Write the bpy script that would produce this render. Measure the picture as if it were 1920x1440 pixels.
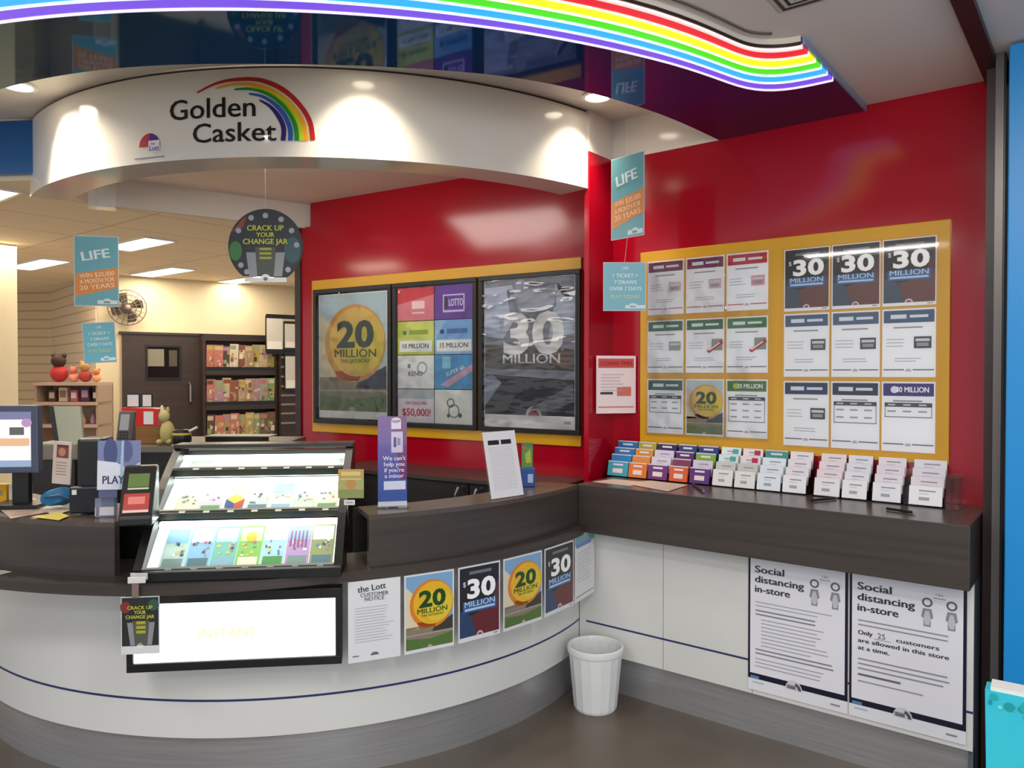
import bpy, bmesh, math, random
from mathutils import Vector, Matrix
random.seed(7)
S = bpy.context.scene
COL = S.collection
for o in list(bpy.data.objects):
    bpy.data.objects.remove(o)
PI = math.pi

# ------------------------------------------------------------------ camera
FPX, CAMH, YAW, PIT = 1422.0, 1.55, math.radians(51.77), math.radians(-0.85)
FW = Vector((math.sin(YAW) * math.cos(PIT), math.cos(YAW) * math.cos(PIT), math.sin(PIT)))
RT = Vector((math.cos(YAW), -math.sin(YAW), 0))
UP = RT.cross(FW)
CAM = Vector((0, 0, CAMH))
cd = bpy.data.cameras.new('camera')
cd.sensor_width = 36.0
cd.lens = 36.0 * FPX / 1920.0
cd.clip_start = 0.05
cam = bpy.data.objects.new('camera', cd)
COL.objects.link(cam)
cam.matrix_world = Matrix((
    (RT.x, UP.x, -FW.x, CAM.x), (RT.y, UP.y, -FW.y, CAM.y), (RT.z, UP.z, -FW.z, CAM.z), (0, 0, 0, 1)))
S.camera = cam

# ------------------------------------------------------------------ world, exposure, general lights
w = bpy.data.worlds.new('world')
S.world = w
w.use_nodes = True
bg = w.node_tree.nodes['Background']
bg.inputs[0].default_value = (0.93, 0.96, 1.0, 1)
bg.inputs[1].default_value = 0.62
S.view_settings.view_transform = 'Standard'
S.view_settings.look = 'None'
S.view_settings.exposure = 0.53
S.view_settings.gamma = 1.0
S.view_settings.use_curve_mapping = False


def area(name, loc, size, power, col=(1, 1, 1), direction=(0, 0, -1), sizey=None):
    l = bpy.data.lights.new(name, 'AREA')
    l.energy = power
    l.color = col
    l.size = size
    if sizey:
        l.shape = 'RECTANGLE'
        l.size_y = sizey
    o = bpy.data.objects.new(name, l)
    COL.objects.link(o)
    o.location = loc
    o.rotation_euler = Vector(direction).to_track_quat('-Z', 'Y').to_euler()
    return o


# fluorescent strips of the arcade in front of the shop
area('arcade_strip_or_fill', (-0.5, 1.7, 2.66), 0.2, 20, (1, 0.97, 0.92), (0, 0, -1), 1.2)
area('arcade_strip_or_fill', (0.7, -0.5, 2.66), 0.2, 20, (1, 0.97, 0.92), (0, 0, -1), 1.2)
area('arcade_strip_or_fill', (-1.6, 0.3, 2.66), 0.2, 20, (1, 0.97, 0.92), (0, 0, -1), 1.2)
# unseen strip added close to the wall, tilted to brighten the notice boards
area('arcade_strip_or_fill', (1.7, 0.35, 2.655), 0.12, 13, (1, 0.97, 0.92), (0.55, 0.25, -0.8), 1.2)
# broad area light for unseen counter downlights, added to brighten the posters
area('counter_fill_light', (2.35, 3.3, 2.70), 0.9, 17, (1, 0.93, 0.84), (0.3, 0, -1), 0.9)
area('entrance_daylight', (-1.6, -2.4, 1.6), 2.4, 30, (0.93, 0.96, 1.0), (0.72, 0.69, -0.05), 1.8)


# ------------------------------------------------------------------ helpers: pixels of the photo to points on planes
def ray(px, py):
    return FW + RT * ((px - 960) / FPX) - UP * ((py - 720) / FPX)


def PZ(px, py, z):
    d = ray(px, py)
    return CAM + d * ((z - CAMH) / d.z)


def PX(px, py, x):
    d = ray(px, py)
    return CAM + d * (x / d.x)


def PY(px, py, y):
    d = ray(px, py)
    return CAM + d * (y / d.y)


def PN(px, py, p, n):
    d = ray(px, py)
    p, n = Vector(p), Vector(n)
    return CAM + d * ((p - CAM).dot(n) / d.dot(n))


FH = Vector((math.sin(YAW), math.cos(YAW), 0))


def AT(px, py, D):
    d = ray(px, py)
    return CAM + d * (D / d.dot(FH))


# ------------------------------------------------------------------ materials
def lin(c):
    return c / 12.92 if c <= 0.04045 else ((c + 0.055) / 1.055) ** 2.4


def hexc(h):
    h = h.lstrip('#')
    return tuple(lin(int(h[i:i + 2], 16) / 255) for i in (0, 2, 4)) + (1,)


_M = {}


def new_mat(name):
    m = bpy.data.materials.new(name)
    m.use_nodes = True
    return m, m.node_tree.nodes, m.node_tree.links, m.node_tree.nodes['Principled BSDF']


def pm(h, rough=0.45, spec=0.4, coat=0.0, metal=0.0, emit=0.0, ecol=None):
    k = (h, rough, spec, coat, metal, emit, ecol)
    if k in _M:
        return _M[k]
    m, N, L, b = new_mat('paint_' + h.strip('#'))
    b.inputs['Base Color'].default_value = hexc(h)
    b.inputs['Roughness'].default_value = rough
    b.inputs['Specular IOR Level'].default_value = spec
    b.inputs['Metallic'].default_value = metal
    b.inputs['Coat Weight'].default_value = coat
    b.inputs['Coat Roughness'].default_value = 0.05
    if emit:
        b.inputs['Emission Color'].default_value = hexc(ecol or h)
        b.inputs['Emission Strength'].default_value = emit
    _M[k] = m
    return m


def noisy(name, c1, c2, scale=(5, 5, 5), rough=0.4, rvar=0.0, bump=0.0, coat=0.0, metal=0.0, detail=4, spec=0.5, coords='Object'):
    m, N, L, b = new_mat(name)
    tc = N.new('ShaderNodeTexCoord')
    mp = N.new('ShaderNodeMapping')
    mp.inputs['Scale'].default_value = scale
    nz = N.new('ShaderNodeTexNoise')
    nz.inputs['Scale'].default_value = 1.0
    nz.inputs['Detail'].default_value = detail
    cr = N.new('ShaderNodeValToRGB')
    cr.color_ramp.elements[0].position = 0.3
    cr.color_ramp.elements[1].position = 0.7
    cr.color_ramp.elements[0].color = hexc(c1)
    cr.color_ramp.elements[1].color = hexc(c2)
    L.new(tc.outputs[coords], mp.inputs[0])
    L.new(mp.outputs[0], nz.inputs['Vector'])
    L.new(nz.outputs['Fac'], cr.inputs[0])
    L.new(cr.outputs[0], b.inputs['Base Color'])
    b.inputs['Roughness'].default_value = rough
    b.inputs['Metallic'].default_value = metal
    b.inputs['Coat Weight'].default_value = coat
    b.inputs['Coat Roughness'].default_value = 0.06
    b.inputs['Specular IOR Level'].default_value = spec
    if rvar:
        mr = N.new('ShaderNodeMapRange')
        mr.inputs[3].default_value = rough - rvar
        mr.inputs[4].default_value = rough + rvar
        L.new(nz.outputs['Fac'], mr.inputs[0])
        L.new(mr.outputs[0], b.inputs['Roughness'])
    if bump:
        bp = N.new('ShaderNodeBump')
        bp.inputs['Strength'].default_value = bump
        bp.inputs['Distance'].default_value = 0.01
        L.new(nz.outputs['Fac'], bp.inputs['Height'])
        L.new(bp.outputs[0], b.inputs['Normal'])
    return m


def acrylic(name, bump=0.0, tint='#ffffff', scale=6.0, fac=1.0, rough=0.03, aniso=1.0):
    m, N, L, b = new_mat(name)
    N.remove(b)
    out = N['Material Output']
    tr = N.new('ShaderNodeBsdfTransparent')
    tr.inputs[0].default_value = hexc(tint)
    gl = N.new('ShaderNodeBsdfGlossy')
    gl.inputs['Roughness'].default_value = rough
    fr = N.new('ShaderNodeFresnel')
    fr.inputs['IOR'].default_value = 1.45
    mu = N.new('ShaderNodeMath')
    mu.operation = 'MULTIPLY'
    mu.inputs[1].default_value = fac
    mx = N.new('ShaderNodeMixShader')
    L.new(fr.outputs[0], mu.inputs[0])
    L.new(mu.outputs[0], mx.inputs[0])
    L.new(tr.outputs[0], mx.inputs[1])
    L.new(gl.outputs[0], mx.inputs[2])
    L.new(mx.outputs[0], out.inputs[0])
    if bump:
        tc = N.new('ShaderNodeTexCoord')
        nz = N.new('ShaderNodeTexNoise')
        nz.inputs['Scale'].default_value = scale
        nz.inputs['Detail'].default_value = 2
        bp = N.new('ShaderNodeBump')
        bp.inputs['Strength'].default_value = bump
        bp.inputs['Distance'].default_value = 0.05
        mp = N.new('ShaderNodeMapping')
        mp.inputs['Scale'].default_value = (1, aniso, 1)
        L.new(tc.outputs['Object'], mp.inputs[0])
        L.new(mp.outputs[0], nz.inputs['Vector'])
        L.new(nz.outputs['Fac'], bp.inputs['Height'])
        L.new(bp.outputs[0], gl.inputs['Normal'])
        L.new(bp.outputs[0], fr.inputs['Normal'])
    return m


MAT = dict(
    red=noisy('red_gloss_panel', '#a2051f', '#ab0822', (0.6, 0.6, 0.6), 0.14, spec=0.5),
    white_lam=noisy('white_laminate', '#d9d9d6', '#e0e0dd', (1.5, 1.5, 1.5), 0.22, spec=0.5),
    white_gloss=noisy('white_gloss_panel', '#dedad2', '#e4e0d8', (1, 1, 1), 0.12, spec=0.5),
    white_paint=noisy('white_paint', '#d6d0c8', '#dcd6ce', (2, 2, 2), 0.7),
    cream=noisy('cream_wall_paint', '#d3c3a2', '#d9caaa', (1, 1, 1), 0.8),
    ceil=noisy('ceiling_paint', '#e6dcd4', '#ebe2da', (1, 1, 1), 0.8),
    store_ceil=noisy('store_ceiling_paint', '#a58c6c', '#ac9474', (1, 1, 1), 0.85),
    wood=noisy('dark_oak_laminate', '#3a3330', '#463e3a', (1.2, 1.2, 45), 0.32, rvar=0.03, spec=0.5),
    wood_top=noisy('dark_oak_top', '#50463f', '#5a4f49', (2, 30, 2), 0.25, rvar=0.0, spec=0.5),
    dkbrown=noisy('dark_brown_laminate', '#2d211d', '#382a25', (1, 1, 20), 0.45),
    plinth=noisy('brushed_aluminium', '#b4b4b6', '#c4c4c6', (3, 3, 120), 0.30, rvar=0.05, metal=0.7),
    floor=noisy('polished_concrete', '#554b42', '#675d52', (2.5, 2.5, 2.5), 0.33, rvar=0.08, detail=6),
    black=noisy('black_plastic', '#101010', '#171717', (8, 8, 8), 0.35),
    blackwood=noisy('black_melamine', '#1b1817', '#262220', (2, 2, 30), 0.35),
    yellow=noisy('yellow_board', '#d49a06', '#dba20c', (2, 2, 2), 0.3, coat=0.3),
    blue=noisy('blue_paint', '#0f86cf', '#1590d8', (1, 1, 1), 0.4),
    blue_gloss=noisy('blue_gloss', '#0b4f8f', '#0e5899', (1, 1, 1), 0.2),
    steel=noisy('silver_trim', '#9a9a98', '#a8a8a6', (2, 2, 40), 0.3, metal=0.9),
    dktrim=noisy('dark_bronze_trim', '#2a1714', '#33201c', (2, 2, 10), 0.4),
    acry=acrylic('clear_acrylic'),
    acry_wavy=acrylic('wavy_acrylic', 0.5, scale=5),
    binwhite=noisy('white_plastic', '#dedfdf', '#e6e7e7', (4, 4, 4), 0.35),
    paper='#e6e6e8',
)


def soffit_mat():
    m, N, L, b = new_mat('soffit_blue_to_purple_gloss')
    tc = N.new('ShaderNodeTexCoord')
    sx = N.new('ShaderNodeSeparateXYZ')
    mr = N.new('ShaderNodeMapRange')
    mr.inputs[1].default_value = 1.0
    mr.inputs[2].default_value = 3.3
    cr = N.new('ShaderNodeValToRGB')
    e = cr.color_ramp.elements
    e[0].color = hexc('#1c5a72')
    e[1].color = hexc('#4a2c66')
    for p, c in ((0.2, '#0f5a96'), (0.55, '#1f4690'), (0.8, '#40328a')):
        n = e.new(p)
        n.color = hexc(c)
    L.new(tc.outputs['Object'], sx.inputs[0])
    L.new(sx.outputs[0], mr.inputs[0])
    L.new(mr.outputs[0], cr.inputs[0])
    L.new(cr.outputs[0], b.inputs['Base Color'])
    b.inputs['Roughness'].default_value = 0.04
    b.inputs['Metallic'].default_value = 0.45
    b.inputs['Specular IOR Level'].default_value = 0.5
    return m


MAT['soffit'] = soffit_mat()


def slat_mat():
    m, N, L, b = new_mat('slatwall')
    tc = N.new('ShaderNodeTexCoord')
    sx = N.new('ShaderNodeSeparateXYZ')
    mu = N.new('ShaderNodeMath')
    mu.operation = 'MULTIPLY'
    mu.inputs[1].default_value = 1 / 0.11
    fr = N.new('ShaderNodeMath')
    fr.operation = 'FRACT'
    lt = N.new('ShaderNodeMath')
    lt.operation = 'LESS_THAN'
    lt.inputs[1].default_value = 0.16
    mx = N.new('ShaderNodeMix')
    mx.data_type = 'RGBA'
    mx.inputs[6].default_value = hexc('#cdb692')
    mx.inputs[7].default_value = hexc('#ab9473')
    L.new(tc.outputs['Object'], sx.inputs[0])
    L.new(sx.outputs[2], mu.inputs[0])
    L.new(mu.outputs[0], fr.inputs[0])
    L.new(fr.outputs[0], lt.inputs[0])
    L.new(lt.outputs[0], mx.inputs[0])
    L.new(mx.outputs[2], b.inputs['Base Color'])
    b.inputs['Roughness'].default_value = 0.6
    return m


MAT['slat'] = slat_mat()


def ceil_grid_mat():
    m, N, L, b = new_mat('store_ceiling_tiles')
    tc = N.new('ShaderNodeTexCoord')
    br = N.new('ShaderNodeTexBrick')
    br.offset = 0
    br.inputs['Scale'].default_value = 1.0
    br.inputs['Color1'].default_value = hexc('#efdfc6')
    br.inputs['Color2'].default_value = hexc('#ecdcc2')
    br.inputs['Mortar'].default_value = hexc('#cbb898')
    br.inputs['Mortar Size'].default_value = 0.008
    br.inputs['Brick Width'].default_value = 1.2
    br.inputs['Row Height'].default_value = 0.6
    L.new(tc.outputs['Object'], br.inputs['Vector'])
    L.new(br.outputs['Color'], b.inputs['Base Color'])
    b.inputs['Roughness'].default_value = 0.85
    return m


MAT['store_ceil'] = ceil_grid_mat()

# ------------------------------------------------------------------ object helpers
WM = {}


def link(o, parent=None, M=None):
    M = M or Matrix.Identity(4)
    COL.objects.link(o)
    if parent is not None:
        o.parent = parent
        o.matrix_parent_inverse = WM[parent.name].inverted()
    o.matrix_basis = M
    WM[o.name] = M.copy()
    return o


def tag(o, label=None, cat=None, group=None, kind=None):
    if label:
        o['label'] = label
    if cat:
        o['category'] = cat
    if group:
        o['group'] = group
    if kind:
        o['kind'] = kind
    return o


def thing(name, label, cat, loc=(0, 0, 0), group=None):
    o = bpy.data.objects.new(name, None)
    o.empty_display_size = 0.05
    link(o, None, Matrix.Translation(Vector(loc)))
    return tag(o, label, cat, group)


class MB:
    """collects shapes into one mesh with several materials"""

    def __init__(self):
        self.v, self.f, self.m, self.mats = [], [], [], []

    def mi(self, mat):
        if mat not in self.mats:
            self.mats.append(mat)
        return self.mats.index(mat)

    def add(self, vs, fs, mat, T=None):
        k = len(self.v)
        i = self.mi(mat)
        for p in vs:
            p = Vector(p)
            self.v.append(T @ p if T else p)
        for f in fs:
            self.f.append([k + a for a in f])
            self.m.append(i)
        return self

    def box(self, a, b, mat, T=None):
        (x0, y0, z0), (x1, y1, z1) = a, b
        vs = [(x0, y0, z0), (x1, y0, z0), (x1, y1, z0), (x0, y1, z0), (x0, y0, z1), (x1, y0, z1), (x1, y1, z1), (x0, y1, z1)]
        fs = [(0, 3, 2, 1), (4, 5, 6, 7), (0, 1, 5, 4), (1, 2, 6, 5), (2, 3, 7, 6), (3, 0, 4, 7)]
        return self.add(vs, fs, mat, T)

    def prism(self, poly, z0, z1, mat, T=None):
        n = len(poly)
        vs = [(p[0], p[1], z0) for p in poly] + [(p[0], p[1], z1) for p in poly]
        fs = [tuple(range(n - 1, -1, -1)), tuple(range(n, 2 * n))] + [(i, (i + 1) % n, n + (i + 1) % n, n + i) for i in range(n)]
        return self.add(vs, fs, mat, T)

    def cyl(self, c, r0, r1, h, mat, n=24, T=None, cap=True):
        x, y, z = c
        vs = [(x + r0 * math.cos(2 * PI * i / n), y + r0 * math.sin(2 * PI * i / n), z) for i in range(n)]
        vs += [(x + r1 * math.cos(2 * PI * i / n), y + r1 * math.sin(2 * PI * i / n), z + h) for i in range(n)]
        fs = [(i, (i + 1) % n, n + (i + 1) % n, n + i) for i in range(n)]
        if cap:
            fs += [tuple(range(n - 1, -1, -1)), tuple(range(n, 2 * n))]
        return self.add(vs, fs, mat, T)

    def tube(self, pts, r, mat, n=8, T=None):
        pts = [Vector(p) for p in pts]
        vs, fs = [], []
        for k, p in enumerate(pts):
            d = (pts[min(k + 1, len(pts) - 1)] - pts[max(k - 1, 0)]).normalized()
            a = d.orthogonal().normalized()
            if k and abs(d.dot(pa)) < 0.95:
                a = (pa - d * d.dot(pa)).normalized()
            pa = a
            b = d.cross(a)
            rr = r[k] if isinstance(r, (list, tuple)) else r
            for i in range(n):
                t = 2 * PI * i / n
                vs.append(p + (a * math.cos(t) + b * math.sin(t)) * rr)
        for k in range(len(pts) - 1):
            for i in range(n):
                fs.append((k * n + i, k * n + (i + 1) % n, (k + 1) * n + (i + 1) % n, (k + 1) * n + i))
        fs.append(tuple(range(n - 1, -1, -1)))
        fs.append(tuple(range((len(pts) - 1) * n, len(pts) * n)))
        return self.add(vs, fs, mat, T)

    def lathe(self, prof, mat, n=32, T=None):
        vs, fs = [], []
        for r, z in prof:
            for i in range(n):
                vs.append((r * math.cos(2 * PI * i / n), r * math.sin(2 * PI * i / n), z))
        for k in range(len(prof) - 1):
            for i in range(n):
                fs.append((k * n + i, k * n + (i + 1) % n, (k + 1) * n + (i + 1) % n, (k + 1) * n + i))
        return self.add(vs, fs, mat, T)

    def ball(self, c, r, mat, T=None, n=12, k=8):
        rx, ry, rz = r if isinstance(r, (list, tuple)) else (r, r, r)
        prof = [(math.sin(PI * j / k), -math.cos(PI * j / k)) for j in range(k + 1)]
        vs, fs = [], []
        for a, z in prof:
            for i in range(n):
                vs.append((c[0] + rx * a * math.cos(2 * PI * i / n), c[1] + ry * a * math.sin(2 * PI * i / n), c[2] + rz * z))
        for j in range(k):
            for i in range(n):
                fs.append((j * n + i, j * n + (i + 1) % n, (j + 1) * n + (i + 1) % n, (j + 1) * n + i))
        return self.add(vs, fs, mat, T)

    def build(self, name, parent=None, M=None, smooth=False, bevel=0.0):
        me = bpy.data.meshes.new(name)
        me.from_pydata([tuple(p) for p in self.v], [], self.f)
        for mt in self.mats:
            me.materials.append(mt)
        me.polygons.foreach_set('material_index', self.m)
        me.update()
        if smooth:
            bm = bmesh.new()
            bm.from_mesh(me)
            bmesh.ops.remove_doubles(bm, verts=bm.verts, dist=1e-5)
            bmesh.ops.recalc_face_normals(bm, faces=bm.faces)
            bm.to_mesh(me)
            bm.free()
            me.shade_smooth()
            me.set_sharp_from_angle(angle=0.6)
        o = bpy.data.objects.new(name, me)
        link(o, parent, M)
        if bevel:
            bv = o.modifiers.new('bevel', 'BEVEL')
            bv.width = bevel
            bv.segments = 2
            bv.limit_method = 'ANGLE'
        return o


def struct(mb, name, **k):
    o = mb.build(name, **k)
    o['kind'] = 'structure'
    return o


# text glyphs as flat polygons ------------------------------------------------
_TX = {}


def glyphs(s, bold):
    bold = bold * 0.5
    k = (s, bold)
    if k in _TX:
        return _TX[k]
    c = bpy.data.curves.new('glyphs', 'FONT')
    c.body = s
    c.size = 1.0
    c.resolution_u = 3
    c.fill_mode = 'FRONT'
    c.offset = bold
    if bold > 0.02:
        c.space_character = 1.0 + bold
    o = bpy.data.objects.new('glyphs', c)
    COL.objects.link(o)
    bpy.context.view_layer.update()
    dg = bpy.context.evaluated_depsgraph_get()
    me = bpy.data.meshes.new_from_object(o.evaluated_get(dg))
    vs = [(v.co.x, v.co.y) for v in me.vertices]
    fs = [tuple(p.vertices) for p in me.polygons]
    bpy.data.objects.remove(o)
    bpy.data.curves.remove(c)
    bpy.data.meshes.remove(me)
    if vs:
        x0 = min(v[0] for v in vs)
        x1 = max(v[0] for v in vs)
    else:
        x0 = x1 = 0
    _TX[k] = (vs, fs, x0, x1)
    return _TX[k]


class Art:
    """a flat printed design: polygons in sheet coordinates (metres), stacked in thin layers"""

    def __init__(self):
        self.s = []

    def poly(self, pts, col, layer=1):
        self.s.append((list(pts), [tuple(range(len(pts)))], col, layer))
        return self

    def rect(self, x0, y0, x1, y1, col, layer=1):
        return self.poly([(x0, y0), (x1, y0), (x1, y1), (x0, y1)], col, layer)

    def ell(self, cx, cy, rx, ry, col, layer=1, a0=0, a1=360, n=28):
        pts = [(cx + rx * math.cos(math.radians(a0 + (a1 - a0) * i / n)), cy + ry * math.sin(math.radians(a0 + (a1 - a0) * i / n))) for i in range(n + (0 if a1 - a0 == 360 else 1))]
        return self.poly(pts, col, layer)

    def ring(self, cx, cy, r0, r1, col, layer=1, a0=0, a1=360, n=28):
        vs, fs = [], []
        for i in range(n + 1):
            t = math.radians(a0 + (a1 - a0) * i / n)
            vs += [(cx + r0 * math.cos(t), cy + r0 * math.sin(t)), (cx + r1 * math.cos(t), cy + r1 * math.sin(t))]
        for i in range(n):
            fs.append((2 * i, 2 * i + 1, 2 * i + 3, 2 * i + 2))
        self.s.append((vs, fs, col, layer))
        return self

    def text(self, s, x, y, h, col, layer=3, align='c', maxw=None, bold=0.0, rot=0.0, sx=1.0, fit=None):
        if bold and not s.isdigit():
            q = bold * h * 1.0
            ca, sa = math.cos(math.radians(rot)), math.sin(math.radians(rot))
            for i, (dx, dy) in enumerate(((-q, 0), (q, 0), (0, q * .6))):
                self.text(s, x + dx * ca, y + dy + dx * sa, h, col, layer + .25 * i, align, maxw, 0.0, rot, sx, fit)
            return self
        vs, fs, a, b = glyphs(s, bold)
        k = h / 0.69
        kx = k * sx
        if maxw and (b - a) * kx > maxw:
            kx = maxw / (b - a)
        if fit:
            kx = fit / (b - a)
        off = {'l': -a, 'c': -(a + b) / 2, 'r': -b}[align]
        ca, sa = math.cos(math.radians(rot)), math.sin(math.radians(rot))
        pts = []
        for u, v in vs:
            p, q = (u + off) * kx, v * k
            pts.append((x + p * ca - q * sa, y + p * sa + q * ca))
        self.s.append((pts, fs, col, layer))
        return self

    def lines(self, x, y, w, n, dy, h, col, layer=2, ragged=0.25, seed=1):
        r = random.Random(seed)
        for i in range(n):
            self.rect(x, y - i * dy - h, x + w * (1 - ragged * r.random()), y - i * dy, col, layer)
        return self

    def into(self, mb, fmap, rough=0.4, coat=0.0, dz=0.0005):
        for pts, fs, col, layer in self.s:
            mt = pm(col, rough, 0.4, coat) if isinstance(col, str) else col
            mb.add([fmap(u, v, layer * dz) for u, v in pts], fs, mt)
        return mb


def frameM(O, U, V):
    U, V = Vector(U).normalized(), Vector(V).normalized()
    N = U.cross(V)
    return Matrix(((U.x, V.x, N.x, O[0]), (U.y, V.y, N.y, O[1]), (U.z, V.z, N.z, O[2]), (0, 0, 0, 1)))


def sheet(name, w, h, art, M, parent=None, thick=0.002, base='#e6e6e8', rough=0.4, coat=0.0, poly=None):
    """printed sheet: thin slab with its design, one mesh; local x right, y up, z out of the face"""
    mb = MB()
    bm_ = pm(base, rough, 0.4, coat) if isinstance(base, str) else base
    if poly:
        mb.prism(poly, -thick, 0, bm_)
    else:
        mb.box((0, 0, -thick), (w, h, 0), bm_)
    art.into(mb, lambda u, v, z: (u, v, z), rough, coat)
    return mb.build(name, parent, M)


# ================================================================== the setting
XW = 3.5                 # red wall plane
YE = 0.37                # its street-side end
YN = 2.074               # inner corner where the short return stands out
ZR = 2.67                # top of the red panels
ZC = 2.875               # white ceiling inside the canopy ring
ZO = 2.695               # arcade ceiling

struct(MB().box((-6, -6, -0.1), (9, 14, 0), MAT['floor']), 'floor')
struct(MB().box((-4.4, 5.2, 0), (8.9, 12.9, 0.003), noisy('pale_bounce_floor', '#bfae94', '#c9b89e', (2, 2, 2), .5)), 'floor_shop_bounce')  # unseen pale floor, added to bounce light up to the shop ceiling
struct(MB().box((XW, YE, 0), (XW + 0.12, YN + 0.13, ZR), MAT['red']).box((XW, YE, ZR), (XW + 0.12, 0.83, ZO), MAT['red']), 'wall_right')
struct(MB().box((3.262, YN, 0), (XW, YN + 0.028, ZR), MAT['red']), 'wall_right_return')
struct(MB().box((XW - 0.002, 1.3, ZR), (XW + 0.12, YN + 0.13, ZC), MAT['white_gloss'])
       .box((3.262, YN, ZR), (XW - 0.002, YN + 0.028, ZC), MAT['white_gloss']), 'trim_1')

# wall behind the counter, turned a few degrees
PW0 = Vector((3.5, 2.256, 0))
PWD = Vector((-0.1122, 0.9937, 0)).normalized()
PWN = Vector((-PWD.y, PWD.x, 0))       # facing the counter
MPW = Matrix(((PWD.x, -PWN.x, 0, PW0.x), (PWD.y, -PWN.y, 0, PW0.y), (0, 0, 1, 0), (0, 0, 0, 1)))   # x along the wall away from camera, y into the wall
struct(MB().box((-0.15, 0, 0), (2.10, 0.14, 2.72), MAT['red'], MPW).box((2.10, 0, 0), (2.19, 0.14, 2.56), MAT['red'], MPW), 'wall_right_inner')
struct(MB().box((2.19, -0.012, 0), (2.245, 0.15, 2.56), MAT['dktrim'], MPW), 'trim_2')

# shopfront frame at the street-side end of the red wall
mb = MB()
mb.box((3.30, 0.335, 0), (3.62, 0.366, ZO), MAT['dktrim'])
mb.box((3.222, 0.305, 0), (3.235, 0.33, ZO), pm('#6a6462', .35, metal=.6))
mb.box((3.235, 0.30, 0), (3.62, 0.333, ZO), MAT['black'])
struct(mb, 'trim_3')
struct(MB().box((1.2, 0.332, ZO - 0.025), (3.62, 0.388, ZO), MAT['dktrim']), 'trim_4')
struct(MB().box((3.14, -0.9, 0), (3.62, 0.283, 2.685), MAT['blue']), 'wall_front_right', bevel=0.004)

# ceilings -----------------------------------------------------------------
def arc(c, r, a0, a1, n):
    return [(c[0] + r * math.cos(math.radians(a0 + (a1 - a0) * i / n)), c[1] + r * math.sin(math.radians(a0 + (a1 - a0) * i / n))) for i in range(n + 1)]


def arc3(c, r, a0, a1, n, z):
    return [(x, y, z) for x, y in arc(c, r, a0, a1, n)]


BC, BR, BRI = (3.52, 4.05), 1.985, 1.80          # curved bulkhead: centre, outer and inner radius
KC_IN, KR_IN = (3.47, 3.90), 2.412               # canopy inner edge
KC_OUT, KR_P = (3.574, 3.975), 2.930              # purple band edge of the canopy
PATH_P = arc(KC_OUT, KR_P, 196, 238, 34)
PATH_Q = []
for _i in range(35):
    _a = 196 + 42 * _i / 34
    _o = 0.36 - 0.07 * min(1, max(0, (_a - 220) / 18))
    PATH_Q.append((KC_OUT[0] + (KR_P + _o) * math.cos(math.radians(_a)), KC_OUT[1] + (KR_P + _o) * math.sin(math.radians(_a))))
PATH_P += arc(KC_OUT, KR_P, 241, 249, 2)
PATH_Q += [(2.012, 1.156), (2.225, 1.072), (2.384, 1.030)]
PATH_P += [(2.64, 1.205), (2.75, 1.172), (2.87, 1.145), (2.95, 1.105), (3.005, 1.05), (3.03, 0.98), (3.035, 0.90), (3.035, 0.835)]
PATH_Q += [(2.48, 1.008), (2.535, 0.994), (2.575, 0.975), (2.603, 0.953), (2.628, 0.925), (2.645, 0.893), (2.657, 0.862), (2.66, 0.835)]


def smooth2(P, it=2):
    for _ in range(it):
        P = [P[0]] + [((a[0] + 2 * b[0] + c[0]) / 4, (a[1] + 2 * b[1] + c[1]) / 4) for a, b, c in zip(P, P[1:], P[2:])] + [P[-1]]
    return P


def densify(P):
    R = []
    for a, b in zip(P, P[1:]):
        R += [a, ((a[0] + b[0]) / 2, (a[1] + b[1]) / 2)]
    return R + [P[-1]]


PATH_P, PATH_Q = smooth2(densify(PATH_P), 3), smooth2(densify(PATH_Q), 3)


def lerp2(k):
    return [(p[0] + (q[0] - p[0]) * k, p[1] + (q[1] - p[1]) * k) for p, q in zip(PATH_P, PATH_Q)]


inner_edge = [(1.03, 3.95), (1.06, 3.70), (1.115, 3.452), (1.171, 3.204), (1.253, 2.985), (1.332, 2.821), (1.444, 2.64), (1.582, 2.458), (1.795, 2.203), (1.978, 2.025), (2.175, 1.848), (2.36, 1.735), (2.586, 1.639), (2.882, 1.555), (3.155, 1.512), (3.488, 1.488)]
inner_edge = smooth2(densify(densify(inner_edge)), 6)
outer_edge = lerp2(1.03)
# arcade ceiling in front of the canopy
poly = [(-2.5, 4.2)] + outer_edge + [(3.62, 0.835), (3.62, -1.2), (-2.5, -1.2)]
struct(MB().prism(poly[::-1], ZO, ZO + 0.03, MAT['ceil']), 'ceiling')
# white ceiling inside the ring
poly = [(x, y) for x, y in arc(BC, BR - 0.02, 160, 269.5, 40)] + [(XW + 0.1, 2.0), (XW + 0.1, 1.25)] + arc(KC_IN, KR_IN + 0.1, 270, 192, 40) + [(0.2, 5.0)]
struct(MB().prism(poly, ZC, ZC + 0.03, MAT['white_paint']), 'ceiling_inner')
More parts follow.
